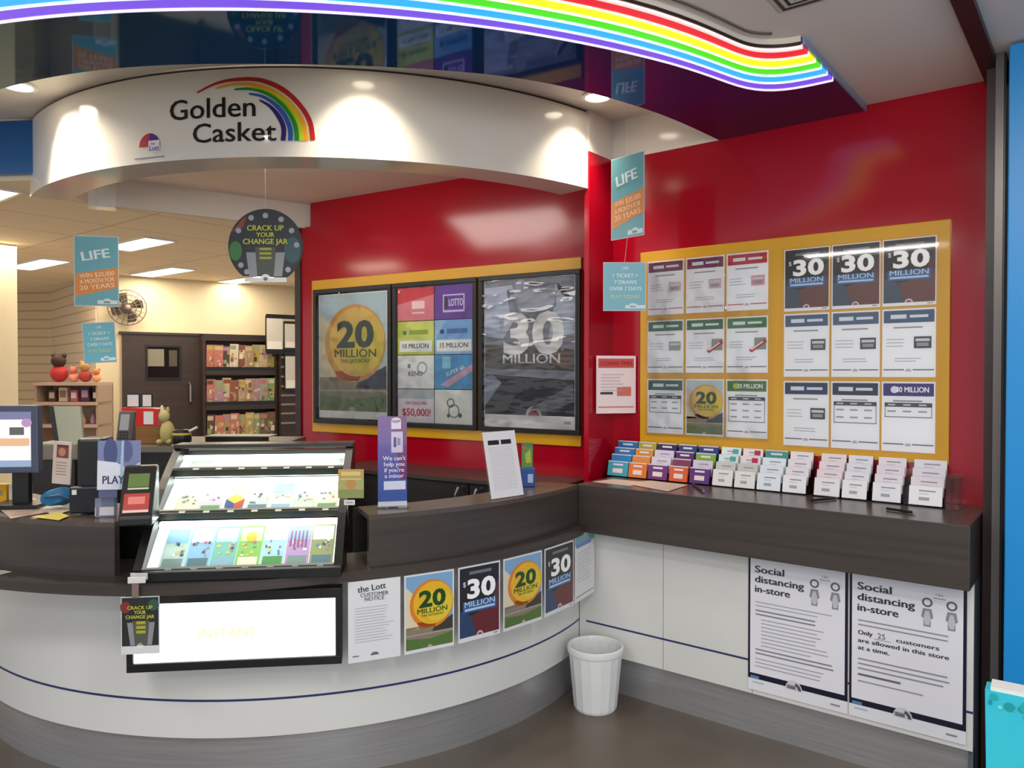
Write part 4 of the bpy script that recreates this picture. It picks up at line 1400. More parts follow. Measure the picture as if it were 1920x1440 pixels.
for k in range(3):
    t0, t1 = TT[k], TT[k + 1]
    a0, a1 = prof(t0, .03), prof(t1, .055)
    sl = Vector((0, a1[0] - a0[0], a1[1] - a0[1]))
    L_ = sl.length
    sl.normalize()
    nn = Vector((1, 0, 0)).cross(sl)          # out of the face
    TM = DM @ Matrix(((1, sl.x, nn.x, 0), (0, sl.y, nn.y, a0[0]), (0, sl.z, nn.z, a0[1]), (0, 0, 0, 1)))
    iw = hw - .032
    MB().box((-iw, 0, -.012), (iw, L_, 0), pm('#f4fbf8', .4, emit=1.15, ecol='#f2fffa')).build('light_panel', disp, TM)
    MB().box((-iw, L_ - .03, 0), (iw, L_ - .012, .012), pm('#ffffff', .4, emit=3.0, ecol='#f4fffc')).build('light_tube', disp, TM)
    rl = MB().box((-iw - .002, -.016, .0), (iw + .002, .004, .030), pm('#22261f', .35)).box((-iw - .002, -.004, .030), (iw + .002, .004, .033), pm('#8f9088', .3)).build('rail', disp, TM)
    cw = (2 * iw - .045) / cols
    for i in range(cols):
        x = -iw + .04 + i * cw
        lb_ = MB().box((x + cw * .40, -.015, .030), (x + cw * .66, -.004, .0315), pm('#cfd0c4', .5)).build('price_tag', rl, TM)
        tw, th = cw * .985, L_ * (.82, .80, .66)[k]
        a = Art()
        c = tick_cols[k][i]
        if k < 2:
            rr = random.Random(k * 9 + i)
            a.rect(tw * .06, th * .62, tw * .94, th * .95, ['#8fc3dc', '#d9e4dc', '#b9dcd2', '#e0d9a0', '#c4d2e6'][(i + k) % 5], 1)
            a.rect(tw * .1, th * .08, tw * .9, th * .26, ['#7f9a94', '#e6e2cc', '#5f7f8a', '#5c9a5a', '#8fb6c6'][(i * 2 + k) % 5], 1)
            for q in range(9):
                u, v = rr.uniform(.12, .8) * tw, rr.uniform(.28, .6) * th
                a.rect(u, v, u + tw * rr.uniform(.06, .16), v + th * rr.uniform(.03, .07), rr.choice(['#4d6a66', '#f0ead0', '#6f86a8', '#b07f8a', '#d6c46a']), 2)
            if k == 1 and i == 2:
                a.poly([(tw * .1, th * .45), (tw * .5, th * .3), (tw * .5, th * .08), (tw * .1, th * .22)], '#31508f', 3).poly([(tw * .5, th * .3), (tw * .9, th * .45), (tw * .9, th * .22), (tw * .5, th * .08)], '#b8483c', 3).poly([(tw * .1, th * .45), (tw * .5, th * .6), (tw * .9, th * .45), (tw * .5, th * .3)], '#e6d34a', 3)
            if k == 0 and i == 3:
                a.ell(tw * .5, th * .72, tw * .22, th * .12, '#e0b84a', 3)
            if k == 0 and i == 5:
                for q in range(5):
                    a.rect(tw * (.12 + .16 * q), th * .45, tw * (.2 + .16 * q), th * .85, '#8f5f8e', 3)
        else:
            a.rect(tw * .08, th * .1, tw * .92, th * .3, '#c6dcd8', 1)
        o = sheet('scratch_ticket', tw, th, a, TM @ Matrix.Translation((x, .008, .006)), None, .003, c, .35)
        tag(o, f'scratch ticket, {coln[i]} from left in the {rown[k]} row of the lit display', 'scratch ticket', 'scratch tickets in the lit display')
    pc = TM @ Vector((0, L_ * .9, .05))
    ld = (TM.to_3x3() @ Vector((0, -1, -.35)))
    l = area('display_tube_light', pc, iw * 1.9, 0.32, (.94, 1, .97), ld, .02)
    l.rotation_euler = Matrix((DU, Vector(-ld).normalized().cross(DU).normalized(), Vector(-ld).normalized())).transposed().to_euler()
# small shelf edge label at the lower left, leaflet clipped to its right side
MB().box((-hw + .006, -.008, Z0 + .012), (-hw + .062, -.004, Z0 + .034), pm('#cfcbc8', .5)).build('price_tag', disp, DM)
M = frameM(AT(634, 934, 2.66), RT, Vector((0.02, 0.02, 1)))
wv, hv = 48 / FPX * 2.66, 54 / FPX * 2.66
a = Art().rect(0, hv * .72, wv, hv, '#b99a58', 1).rect(0, 0, wv, hv * .3, '#8a8f5a', 1).rect(wv * .12, hv * .78, wv * .88, hv * .92, '#d9bf78', 2).ell(wv * .5, hv * .48, wv * .2, hv * .16, '#b98a4c', 2).rect(wv * .1, hv * .64, wv * .9, hv * .68, '#d6c48a', 2)
lf = thing('clipped_leaflet', 'small olive and gold leaflet clipped to the right side of the ticket display', 'leaflet', M @ Vector((wv / 2, 0, 0)))
sheet('leaflet', wv, hv, a, M, lf, .004, '#a9a468', .35)
sheet('tag', .038, .018, Art().rect(.006, .006, .032, .012, '#a0a0a0'), frameM(AT(645, 947, 2.66), RT, VZ), lf, .003, '#d6d6d4', .4)
q0, q1 = M @ Vector((wv * .3, 0, -.006)), DM @ Vector((hw + .003, .24, Z0 + .14))
MB().tube([M @ Vector((wv * .3, hv, -.006)), q0, AT(652, 950, 2.668), q1], .0025, MAT['steel'], 6).build('clip_arm', lf)

# lit sign box under the display
BM_ = Vector((1.51, 2.45, 0))
bw = 0.745
LBM = Matrix(((DU.x, DV.x, 0, BM_.x), (DU.y, DV.y, 0, BM_.y), (0, 0, 1, 0), (0, 0, 0, 1)))
lb = thing('light_box', 'wide lit white sign box in a black frame under the ticket display', 'light box', (BM_.x, BM_.y, .49))
z0, z1 = 0.490, 0.768
mb = MB()
f = .022
mb.box((-bw / 2, 0, z0), (bw / 2, .012, z0 + .03), MAT['black']).box((-bw / 2, 0, z1 - .036), (bw / 2, .012, z1), MAT['black']).box((-bw / 2, 0, z0 + .03), (-bw / 2 + f, .012, z1 - .036), MAT['black']).box((bw / 2 - f, 0, z0 + .03), (bw / 2, .012, z1 - .036), MAT['black'])
mb.build('frame', lb, LBM, bevel=.002)
MB().box((-bw / 2 + .002, .012, z0 + .002), (bw / 2 - .002, .06, z1 - .002), MAT['black']).build('housing', lb, LBM)
M = LBM @ Matrix(((1, 0, 0, -bw / 2 + f), (0, 0, -1, .010), (0, 1, 0, z0 + .03), (0, 0, 0, 1)))
pw_, ph_ = bw - 2 * f, z1 - z0 - .066
mb = MB().box((0, 0, -.003), (pw_, ph_, 0), pm('#fbfffd', .3, emit=1.25, ecol='#fafffc'))
a = Art().text('INSTANT', pw_ * .46, ph_ * .38, ph_ * .16, pm('#8d8250', .6, emit=.72, ecol='#fff2b0'), 1, 'c', pw_ * .4, .02)
for pts, fs, col, ly in a.s:
    mb.add([(u, v, .0006) for u, v in pts], fs, col)
mb.build('lit_panel', lb, M)

# hanging leaflet over the corner of the light box
p = BM_ - DV * .19
HM = frameM(DM @ Vector((-hw - .008, -.055, .598)), DU + DV * .0, VZ)
wv, hv = .124, .195
a = Art().rect(.003, .028, wv - .003, hv - .003, '#2a2d2e', 1).ell(wv * .12, hv * .82, wv * .14, hv * .1, '#7c3434', 2).ell(wv * .85, hv * .85, wv * .14, hv * .1, '#35564a', 2)
a.poly([(wv * .24, .03), (wv * .8, .03), (wv * .88, hv * .55), (wv * .16, hv * .55)], '#8a8d92', 2).poly([(wv * .36, .03), (wv * .68, .03), (wv * .74, hv * .58), (wv * .3, hv * .58)], '#56584c', 3)
for s, y, m in (('CRACK UP', .78, .66), ('YOUR', .70, .3), ('CHANGE JAR', .62, .74)):
    a.text(s, wv * .5, hv * y, hv * .06, '#c6c545', 5, 'c', wv * m, .035)
for y in (.36, .44, .52):
    a.rect(wv * .4, hv * y, wv * .64, hv * (y + .05), '#a8a63a', 4)
a.rect(0, 0, wv, .026, '#d6d6d8', 2).ell(wv * .5, .028, wv * .09, .01, '#e2e2e4', 3)
hl = thing('hanging_leaflet', 'dark jar leaflet with yellow lettering hanging over the light box corner', 'leaflet', HM @ Vector((wv / 2, 0, 0)))
sheet('card', wv, hv, a, HM, hl, .002, '#c9c9cc', .35)
q = HM @ Vector((wv * .42, hv - .004, .001))
M2 = frameM(q + Vector((-.011, .011, 0)), DU, VZ)
MB().box((0, 0, 0), (.022, .055, .002), pm('#7c6a62', .5)).build('strap', hl, M2)
M3 = frameM(q + Vector((-.02, .02, .05)), DU, VZ)
MB().box((0, 0, 0), (.058, .022, .005), pm('#d8d6d4', .4)).build('clip', hl, M3, bevel=.002)

# ================================================================== things on the counter, right of the display
def onz(px, py, z=1.019):
    return PZ(px, py, z)


p = onz(736, 952)
t = thing('counter_sign', 'tall purple and blue acrylic sign with white lettering on the counter', 'sign', p)
Dp = p.dot(FH)
wv, hv = 54 / FPX * Dp, 170 / FPX * Dp
U = (Matrix.Rotation(math.radians(14), 3, 'Z') @ RT).normalized()
M = frameM(p - U * wv * .5 + VZ * .004, U, VZ)
a = Art()
for i in range(8):
    cc = [(106, 61, 140), (102, 64, 146), (96, 70, 152), (88, 76, 156), (80, 80, 158), (74, 84, 160), (66, 86, 162), (58, 84, 158)][7 - i]
    a.rect(0, hv * (.06 + .94 * i / 8), wv, hv * (.06 + .94 * (i + 1) / 8), '#%02x%02x%02x' % cc, 1)
a.rect(0, 0, wv, hv * .06, '#c8ccd6', 1).poly([(wv * .78, hv * .3), (wv, hv * .3), (wv, hv), (wv * .5, hv)], '#6a2768', 2)
a.rect(wv * .46, hv * .86, wv * .80, hv * .96, '#e0cfe4', 3).ell(wv * .63, hv * .955, wv * .17, hv * .03, '#e0cfe4', 3).rect(wv * .46, hv * .60, wv * .86, hv * .83, '#cbbcdc', 3).rect(wv * .54, hv * .66, wv * .63, hv * .77, '#3d2a63', 4).rect(wv * .66, hv * .68, wv * .78, hv * .76, '#8d7cab', 4)
for i, s in enumerate(("We can't", 'help you', "if you're", 'a minor')):
    a.text(s, wv * .56, hv * (.515 - .065 * i), hv * .046, '#e2daf2', 4, 'c', wv * .78, .03)
a.rect(wv * .2, hv * .19, wv * .95, hv * .285, '#d3d6ea', 4)
sheet('sign_face', wv, hv, a, M, t, .004, '#5a4a94', .2, .3)
MB().box((-.004, -.004, -.03), (wv + .004, .004, .012), MAT['acry']).build('foot', t, M)

# white notice in a clear stand with leaflets behind it
p0_, p1_ = onz(922, 938), onz(982, 929)
U = Vector((p1_.x - p0_.x, p1_.y - p0_.y, 0))
wv = U.length * 1.0
U.normalize()
nn = U.cross(VZ)
Vt = (VZ - nn * .22).normalized()
hv = 127 / FPX * p0_.dot(FH) / 1.0
t = thing('notice_stand', 'white printed notice leaning in a clear stand on the counter', 'notice', (p0_ + p1_) / 2)
M = frameM(p0_ + VZ * .004, U, Vt)
a = Art().rect(wv * .12, hv * .80, wv * .46, hv * .87, '#1c1c22', 1).rect(wv * .52, hv * .80, wv * .84, hv * .87, '#1c1c22', 1).lines(wv * .12, hv * .76, wv * .76, 20, hv * .033, hv * .006, '#b6b6be', 1, .08, seed=12)
sheet('paper', wv, hv, a, M, t, .002, '#dcdce2', .4)
MB().box((-.006, 0, -.006), (wv + .004, hv * 1.01, -.003), MAT['acry']).build('clear_back', t, M)
q = M @ Vector((wv * .5, hv * .9, -.008))
MB().tube([M @ Vector((wv * .5, hv * .7, -.008)), Vector((q.x, q.y, 1.028)) - nn * .05, Vector((q.x, q.y, 1.0245)) - nn * .06], .004, MAT['acry']).build('strut', t)

p = onz(992, 913)
t = thing('leaflet_box', 'small blue and green leaflet box behind the white notice', 'leaflet box', p)
Dp = p.dot(FH)
M = frameM(p - RT * .012, RT, VZ)
MB().box((-.03, 0, -.06), (.04, .085, 0), pm('#234a8e', .4)).build('box', t, M, bevel=.003)
a = Art().poly([(.0, .0), (.05, .0), (.05, .09), (.0, .1)], '#5a8a3c', 1).poly([(.02, .02), (.045, .02), (.04, .085), (.015, .06)], '#a9b43c', 2).rect(.0, .085, .02, .1, '#c05a34', 3)
sheet('leaflet', .052, .115, a, M @ Matrix.Translation((-.022, .088, -.03)), t, .003, '#3f7a4a', .4)
MB().box((.006, .02, 0), (.03, .06, .001), pm('#a9b8d8', .4)).build('label_patch', t, M)

# ================================================================== coupon holders on the bench
hold = [('tiered coupon holder of blue to purple slips, left end of the bench', [
            (1141, 1180, ['#1f6fb0', '#2478b8', '#2a80bd', '#3a9ab0'], 'blue'), (1180, 1215, ['#a9a03a', '#d08a3a', '#d9853a', '#d8702a'], 'orange'),
            (1216, 1254, ['#2f2458', '#cfc4da', '#d4cadc', '#6a2f74'], 'violet and white'), (1256, 1292, ['#27407a', '#5a2a66', '#7a3a5a', '#d0582e'], 'violet to orange'), (1294, 1333, ['#2b3a78', '#7aa83c', '#cfc4da', '#5a2a7a'], 'green and purple')]),
        ('tiered coupon holder with teal and crimson slips, second from the left', [
            (1337, 1376, ['#d9e4e6', '#cfe0e2', '#c4c4c2', '#e0dedb'], 'white with teal squares'), (1378, 1418, ['#e6dbe0', '#e2d6dc', '#c4c0c0', '#e0dedb'], 'white with crimson squares'),
            (1420, 1466, ['#3f8f8a', '#dbe4ea', '#d8dfe8', '#dde4ec'], 'teal topped'), (1468, 1514, ['#e6dfe6', '#e2dae2', '#e0d8e0', '#e6e4ea'], 'pale pink lined')]),
        ('tiered coupon holder of pale pink slips, third from the left', [
            (1527, 1577, ['#e6d9dc', '#e6d6dc', '#e4d2d8', '#e6e2e6'], 'pink tinted'), (1579, 1628, ['#e2dfe8', '#dedbe6', '#e0dde8', '#e6e6ea'], 'lilac tinted')]),
        ('tiered coupon holder of white slips, at the right end of the notice board', [
            (1636, 1692, ['#e4dde4', '#e2d6e0', '#e2d8e2', '#e6e4ea'], 'wider white grey printed'), (1704, 1770, ['#e2dde4', '#dcd9e2', '#e0d6de', '#ecebf0'], 'last white grey printed')])]
tn = ['top', 'second', 'third', 'front']
XH = 3.375
for hl_, colsn in hold:
    ya_, yb2 = PX(colsn[0][0], 880, XH).y, PX(colsn[-1][1], 880, XH).y
    t = thing('coupon_holder', hl_, 'coupon holder', (XH, (ya_ + yb2) / 2, 1.021), 'clear tiered coupon holders')
    mb = MB()
    for k in range(4):
        x = XH + .090 - k * .033
        z = 1.023 + (3 - k) * .032
        mb.box((x + .019, yb2 - .002, 1.0225), (x + .0205, ya_ + .002, z + .07), MAT['acry']).box((x - .012, yb2 - .002, z - .001), (x + .019, ya_ + .002, z), MAT['acry'])
    mb.box((XH - .024, yb2 - .003, 1.0205), (XH + .115, ya_ + .003, 1.0225), MAT['acry'])
    mb.build('tiers', t)
    for y in (ya_ + .002, yb2 - .004):
        mb = MB()
        mb.add([(XH - .024, y, 1.0225), (XH + .11, y, 1.0225), (XH + .11, y, 1.17), (XH + .09, y, 1.17), (XH - .024, y, 1.06)], [(0, 1, 2, 3, 4)], MAT['acry'])
        mb.build('cheek', t)
    for px0, px1, cs, cn in colsn:
        y0, y1 = PX(px0, 880, XH).y - .003, PX(px1, 880, XH).y + .003
        wv = y0 - y1
        for k in range(4):
            x = XH + .090 - k * .033
            z = 1.0262 + (3 - k) * .032
            hv = .075
            a = Art()
            c = cs[k]
            light = int(c[1:3], 16) > 0xbe and int(c[3:5], 16) > 0xb4
            if light:
                a.rect(wv * .3, hv * .72, wv * .8, hv * .79, '#8f8f9a', 1).rect(wv * .3, hv * .58, wv * .6, hv * .62, '#bcbcc6', 1)
                if 'teal squares' in cn and k < 2:
                    a.rect(wv * .58, hv * .6, wv * .88, hv * .9, '#4fa0a2', 2)
                if 'crimson squares' in cn and k < 2:
                    a.rect(wv * .58, hv * .6, wv * .88, hv * .9, '#b02450', 2)
                if k == 3:
                    a.rect(wv * .3, hv * .25, wv * .62, hv * .42, '#a0a0a8', 1)
            else:
                a.rect(0, hv * .93, wv, hv, '#cfc8d4', 1).rect(wv * .25, hv * .7, wv * .75, hv * .82, '#d8d4e2' if k != 2 else c, 1)
                if k == 3:
                    a.rect(wv * .25, hv * .2, wv * .75, hv * .5, '#e0cfc8', 1)
            tilt = (VZ + Vector((.22, 0, 0))).normalized()
            M = frameM((x - .010, y0, z), UX, tilt)
            o = sheet('coupon_pad', wv, hv, a, M, None, .009, c, .45)
            tag(o, f'{cn} coupon pad, {tn[k]} tier of four on the bench', 'coupon pad', 'coupon pads in the tiered holders')
# empty clear block at the end
pa, pb_ = onz(1774, 952, 1.021), onz(1800, 955, 1.021)
MBX = MB().box((XH - .03, PX(1800, 880, XH).y, 1.021), (XH + .10, PX(1776, 880, XH).y, 1.15), MAT['acry'])
tag(MBX.build('clear_holder'), 'empty clear acrylic holder at the street end of the bench', 'holder')


def pen(px0, py0, px1, py1, label, col='#15130f'):
    a, b = onz(px0, py0, 1.0265) - Vector((.05, 0, 0)), onz(px1, py1, 1.0265) - Vector((.05, 0, 0))
    d = (b - a).normalized()
    b = a + d * max((b - a).length, .10)
    t = thing('pen', label, 'pen', a, 'pens on the bench')
    MB().tube([a, b], .0055, pm(col, .3)).build('barrel', t, smooth=True)
    MB().tube([b, b + d * .012], [.0055, .0015], pm('#8a8a88', .3)).build('tip', t, smooth=True)


pen(1308, 906, 1328, 919, 'black pen lying on the bench beside the paper mats')
pen(1529, 935, 1572, 931, 'black pen lying on the bench before the pale pink coupons')
pen(1668, 950, 1696, 954, 'short dark pen on the bench before the last coupon holder')
for i, (q, lab) in enumerate((([(1112, 901), (1150, 896), (1215, 902), (1182, 909)], 'pale paper slip on the bench before the blue coupons'),
                              ([(1165, 903), (1220, 899), (1290, 907), (1252, 919)], 'pale paper slip on the bench before the orange coupons'))):
    pts = [onz(x, y + 2, 1.0215 + i * .0015) for x, y in q]
    mb = MB()
    vs = [(v.x, v.y, v.z) for v in pts] + [(v.x, v.y, v.z - .001) for v in pts]
    mb.add(vs, [(0, 1, 2, 3), (7, 6, 5, 4), (0, 4, 5, 1), (1, 5, 6, 2), (2, 6, 7, 3), (3, 7, 4, 0)], pm('#d8bfb0' if i else '#cdb5a8', .5))
    tag(mb.build('paper_slip'), lab, 'paper', 'paper slips on the bench')

# ================================================================== bin and floor display
p = PZ(1127, 1330, 0)
p = Vector((2.985, 1.86, 0))
t = thing('waste_bin', 'white ribbed plastic waste bin on the floor in the counter corner', 'bin', p)
mb = MB()
n = 48
pr = [(0.0, .003), (.088, .003), (.094, .0), (.098, .012), (.121, .262), (.127, .266), (.128, .284), (.123, .288), (.118, .284), (.116, .262), (.092, .014), (0, .010)]
vs, fs = [], []
for j, (r_, z) in enumerate(pr):
    for i in range(n):
        q = r_ * (1 + (.022 if (i % 3 == 0 and 3 <= j <= 4 or i % 3 == 0 and 9 <= j <= 10) else 0))
        vs.append((p.x + q * math.cos(2 * PI * i / n), p.y + q * math.sin(2 * PI * i / n), z))
for j in range(len(pr) - 1):
    for i in range(n):
        fs.append((j * n + i, j * n + (i + 1) % n, (j + 1) * n + (i + 1) % n, (j + 1) * n + i))
mb.add(vs, fs, MAT['binwhite'])
mb.build('tub', t)
MB().lathe([(.121, .258), (.1285, .262), (.131, .276), (.129, .289), (.122, .291), (.118, .284), (.117, .262)], MAT['binwhite'], 48, Matrix.Translation(p)).build('rim', t, smooth=True)

# turquoise floor display box at the street edge
Dd = 2.0
c0 = AT(1848, 1288, Dd)
U = (Matrix.Rotation(math.radians(-36), 3, 'Z') @ RT).normalized()
nn = U.cross(VZ)
t = thing('display_board', 'turquoise cardboard display board with a white top edge at the shop entrance', 'display board', (c0.x, c0.y, 0))
zt = c0.z
M = frameM((c0.x, c0.y, 0), U, VZ)
wv = .36
tq = noisy('turquoise_card', '#2fc0d6', '#3ecbe0', (3, 3, 3), .4)
mb = MB()
vs = [(0.012, 0, 0), (wv - .012, 0, 0), (wv, zt, .02), (0, zt, .02), (.012, 0, -.045), (wv - .012, 0, -.045), (wv, zt, -.045), (0, zt, -.045)]
mb.add(vs, [(0, 1, 2, 3), (5, 4, 7, 6), (0, 4, 5, 1), (3, 2, 6, 7), (1, 5, 6, 2), (4, 0, 3, 7)], tq)
a = Art()
rr = random.Random(3)
for i in range(34):
    u, v = rr.uniform(.0, .95) * wv, zt - .012 - abs(rr.gauss(0, .022))
    r_ = rr.uniform(.004, .013)
    a.ell(max(u, .012), v, r_, r_ * .9, rr.choice(['#1d9aa2', '#7be2e6', '#b6f2f0', '#25a9b0']), 1 + i % 3, n=10)
a.into(mb, lambda u, v, z: (u, v, .0205 + z), .4)
mb.build('panel', t, M)
MB().box((.012, zt, -.045), (wv + .002, zt + .010, .016), pm('#e6e2dc', .5)).build('top_edge', t, M)
MB().box((.03, 0, -.16), (.05, .02, .14), pm('#d8d4ce', .5)).build('foot', t, M)
MB().box((wv - .05, 0, -.16), (wv - .03, .02, .14), pm('#d8d4ce', .5)).build('foot', t, M)
# ================================================================== staff side of the counter
def place_box(mb, M, a, b, mat):
    return mb.box(a, b, mat, M)


def upright(p, yaw=0.0):
    """local x to image right, y away from camera, z up, at a point"""
    U = Matrix.Rotation(yaw, 3, 'Z') @ RT
    V = Vector((-U.y, U.x, 0))
    return Matrix(((U.x, V.x, 0, p.x), (U.y, V.y, 0, p.y), (0, 0, 1, p.z), (0, 0, 0, 1)))


WT = 1.019
# rear work desk seen over the display
dk = AT(300, 843, 4.2)
dk.z = 0
t = thing('staff_desk', 'grey topped staff desk standing behind the ticket display', 'desk', dk)
M = upright(dk)
zt_ = AT(300, 838, 4.2).z
MB().box((-.30, 0, zt_ - .03), (.62, .7, zt_), pm('#6a665c', .35)).build('desktop', t, M)
MB().box((-.28, .02, 0), (.60, .68, zt_ - .03), MAT['blackwood']).build('body', t, M)

# customer screen on the far left of the counter
p = AT(30, 905, 2.95)
p.z = WT + .0045
t = thing('monitor', 'customer screen with a blue grey bezel at the left edge of the counter', 'monitor', p)
M = upright(p, math.radians(6))
wz0, wz1 = AT(30, 889, 2.95).z - WT, AT(30, 762, 2.95).z - WT
MB().box((-.20, -.012, wz0), (.088, .03, wz1), pm('#4d5368', .4)).build('bezel', t, M, bevel=.006)
x0, x1 = -.18, .062
a = Art()
sw, sh = x1 - x0, wz1 - wz0 - .05
a.rect(0, sh * .86, sw, sh, pm('#7a7c9c', .4, emit=.25, ecol='#7a7ca4'), 1).rect(0, 0, sw, sh * .12, pm('#8fa4c0', .4, emit=.25, ecol='#9ab0cc'), 1)
a.rect(sw * .4, sh * .38, sw * .98, sh * .52, pm('#dcb08a', .4, emit=.3, ecol='#e0b088'), 2).rect(sw * .68, sh * .58, sw * .9, sh * .72, pm('#6d6a66', .4, emit=.1), 2).ell(sw * .94, sh * .8, sw * .08, sh * .08, pm('#b08ab6', .4, emit=.3, ecol='#b48abc'), 2)
MS = M @ Matrix(((1, 0, 0, x0), (0, 0, -1, -.0125), (0, 1, 0, wz0 + .025), (0, 0, 0, 1)))
mb = MB().box((0, 0, -.001), (sw, sh, 0), pm('#e0d8dc', .3, emit=.45, ecol='#eae2e6'))
a.into(mb, lambda u, v, z: (u, v, z))
mb.build('screen', t, MS)
MB().box((-.03, .03, .0), (.03, .06, wz0 + .1), MAT['black']).box((-.09, -.03, 0), (.09, .11, .014), MAT['black']).build('stand', t, M)
# yellow and white boxes beneath the screen
for x_, c, lab in ((-4, '#c99a1c', 'small yellow carton under the customer screen'), (33, '#cfc6b4', 'small white carton under the customer screen')):
    p = AT(x_, 934, 3.06)
    p.z = WT + .0045
    MBx = MB().box((-.035, 0, 0), (.035, .04, .075), pm(c, .5), upright(p)).box((-.02, -.0006, .03), (.02, .0, .05), pm('#8d7f5c', .5), upright(p))
    tag(MBx.build('carton'), lab, 'carton')

# strip leaflet, blue pouch, black printer, flyer stand, ticket checker
p = AT(105, 942, 2.93)
p.z = WT
M = upright(p, math.radians(18))
t = thing('blue_pouch', 'crumpled blue pouch lying on the counter before the black printer', 'pouch', p)
mb = MB()
vs, fs = [], []
pr = [(.0, .078), (.03, .085), (.055, .07), (.07, .045), (.075, .02)]
NN = 14
for j in range(9):
    u = j / 8
    for i in range(NN):
        th = 2 * PI * i / NN
        rx = .062 * math.sin(PI * (.12 + .76 * u)) * (1 + .16 * math.sin(3 * th + 5 * u))
        rz = .042 * math.sin(PI * (.10 + .8 * u)) * (1 + .2 * math.sin(2 * th + 4 * u))
        vs.append((-.055 + .115 * u, .02 + rx * .6 * math.cos(th), .042 + rz * math.sin(th) + .012 * u))
for j in range(8):
    for i in range(NN):
        fs.append((j * NN + i, j * NN + (i + 1) % NN, (j + 1) * NN + (i + 1) % NN, (j + 1) * NN + i))
fs += [tuple(range(NN)), tuple(range(9 * NN - 1, 8 * NN - 1, -1))]
mb.add(vs, fs, pm('#1f6a98', .5))
mb.build('body', t, M, smooth=True)
MB().tube([(.05, -.03, .045), (.02, -.036, .06), (-.03, -.034, .055)], .006, pm('#134a70', .5), T=Matrix.Identity(4)).build('strap', t, M, smooth=True)
p = AT(97, 906, 3.0)
U = Vector((RT.x, RT.y, 0))
wv, hv = 36 / FPX * 3, 80 / FPX * 3
a = Art().rect(wv * .2, hv * .62, wv * .85, hv * .93, '#8a4a3c', 1).ell(wv * .5, hv * .76, wv * .2, hv * .1, '#c48a6c', 2).rect(wv * .25, hv * .88, wv * .8, hv * .92, '#5a3430', 2).lines(wv * .2, hv * .52, wv * .6, 5, hv * .07, hv * .02, '#a08a80', 2, seed=4)
tag(sheet('strip_leaflet', wv, hv, a, frameM(p, RT, Vector((.16 * RT.x + .0, .16 * RT.y, 1))), None, .006, '#dcc9be', .4), 'tilted white leaflet with a small portrait picture above the blue pouch', 'leaflet')
p = AT(163, 950, 2.86)
p.z = WT + .0045
t = thing('receipt_printer', 'black receipt printer on the counter between leaflet and flyer stand', 'printer', p)
M = upright(p, math.radians(10))
hz = AT(163, 824, 2.86).z - WT
MB().box((-.035, 0, 0), (.06, .12, hz), MAT['black']).build('body', t, M, bevel=.012)
MB().box((-.05, -.035, 0), (.055, 0, .10), pm('#1a1c24', .35)).build('front_tray', t, M, bevel=.006)
MB().box((-.038, -.039, .072), (-.022, -.035, .09), pm('#d8dcd8', .4)).build('sticker', t, M)
p = PZ(208, 968, WT)
t = thing('flyer_stand', 'clear stand holding a blue and white flyer on the counter', 'flyer stand', p)
Df = p.dot(FH)
U = (Matrix.Rotation(math.radians(8), 3, 'Z') @ RT).normalized()
M = frameM(p, U, (VZ - U.cross(VZ) * .06).normalized())
w1 = 76 / FPX * Df
yb1, hv = (968 - 918) / FPX * Df, 92 / FPX * Df
MB().box((-.045, 0, -.004), (.02, yb1 + hv, -.001), pm('#5c6288', .3)).box((-.045, 0, 0), (.02, .07, .03), MAT['acry']).build('clear_body', t, M)
MB().box((-.04, .004, .001), (.012, .035, .003), pm('#d6cfd6', .4)).build('foot_label', t, M)
a = Art().rect(0, hv * .35, w1, hv, '#7c86b2', 1).ell(w1 * .3, hv * .75, w1 * .16, hv * .3, '#4c5484', 2).ell(w1 * .68, hv * .78, w1 * .14, hv * .22, '#5d5f90', 2).poly([(0, 0), (w1, 0), (w1, hv * .55), (w1 * .7, hv * .42), (w1 * .45, hv * .55), (0, hv * .6)], '#dfe2f0', 3).poly([(w1 * .52, 0), (w1 * .6, 0), (w1 * .62, hv), (w1 * .56, hv)], '#a9c4d4', 4).text('PLAY', w1 * .38, hv * .12, hv * .16, '#3c4064', 5, 'c', w1 * .5, .03)
sheet('flyer', w1, hv, a, M @ Matrix.Translation((-.048, yb1, .004)), t, .002, '#dfe2f0', .3)
p = PZ(252, 987, WT)
t = thing('ticket_checker', 'black ticket checker with a green screen and red sticker beside the display', 'ticket checker', p)
M = upright(p, math.radians(16))
dpt = .17
Dq = p.dot(FH)
hz = (987 - 880) / FPX * Dq
prf = [(0, 0), (0, .03), (.012, .045), (.095, hz * .9), (.11, hz), (.15, hz), (.15, 0)]
x0, x1 = -.052, .056
mb = MB()
n = len(prf)
vs = [(x0, d, z) for d, z in prf] + [(x1, d, z) for d, z in prf]
mb.add(vs, [tuple(range(n)), tuple(range(2 * n - 1, n - 1, -1))] + [(i, n + i, n + (i + 1) % n, (i + 1) % n) for i in range(n)], MAT['black'])
mb.build('body', t, M, bevel=.006)
sl = Vector((0, .083, hz * .9 - .045))
L_ = sl.length
sl.normalize()
nn = Vector((1, 0, 0)).cross(sl)
SM = M @ Matrix(((1, sl.x, nn.x, 0), (0, sl.y, nn.y, .012), (0, sl.z, nn.z, .045), (0, 0, 0, 1)))
MB().box((x0 + .02, L_ * .62, 0), (x1 - .02, L_ * .95, .002), pm('#5f7344', .2, emit=.15, ecol='#6d8450')).box((x0 + .02, L_ * .56, 0), (x1 - .02, L_ * .60, .002), pm('#c9cfae', .4)).build('screen', t, SM)
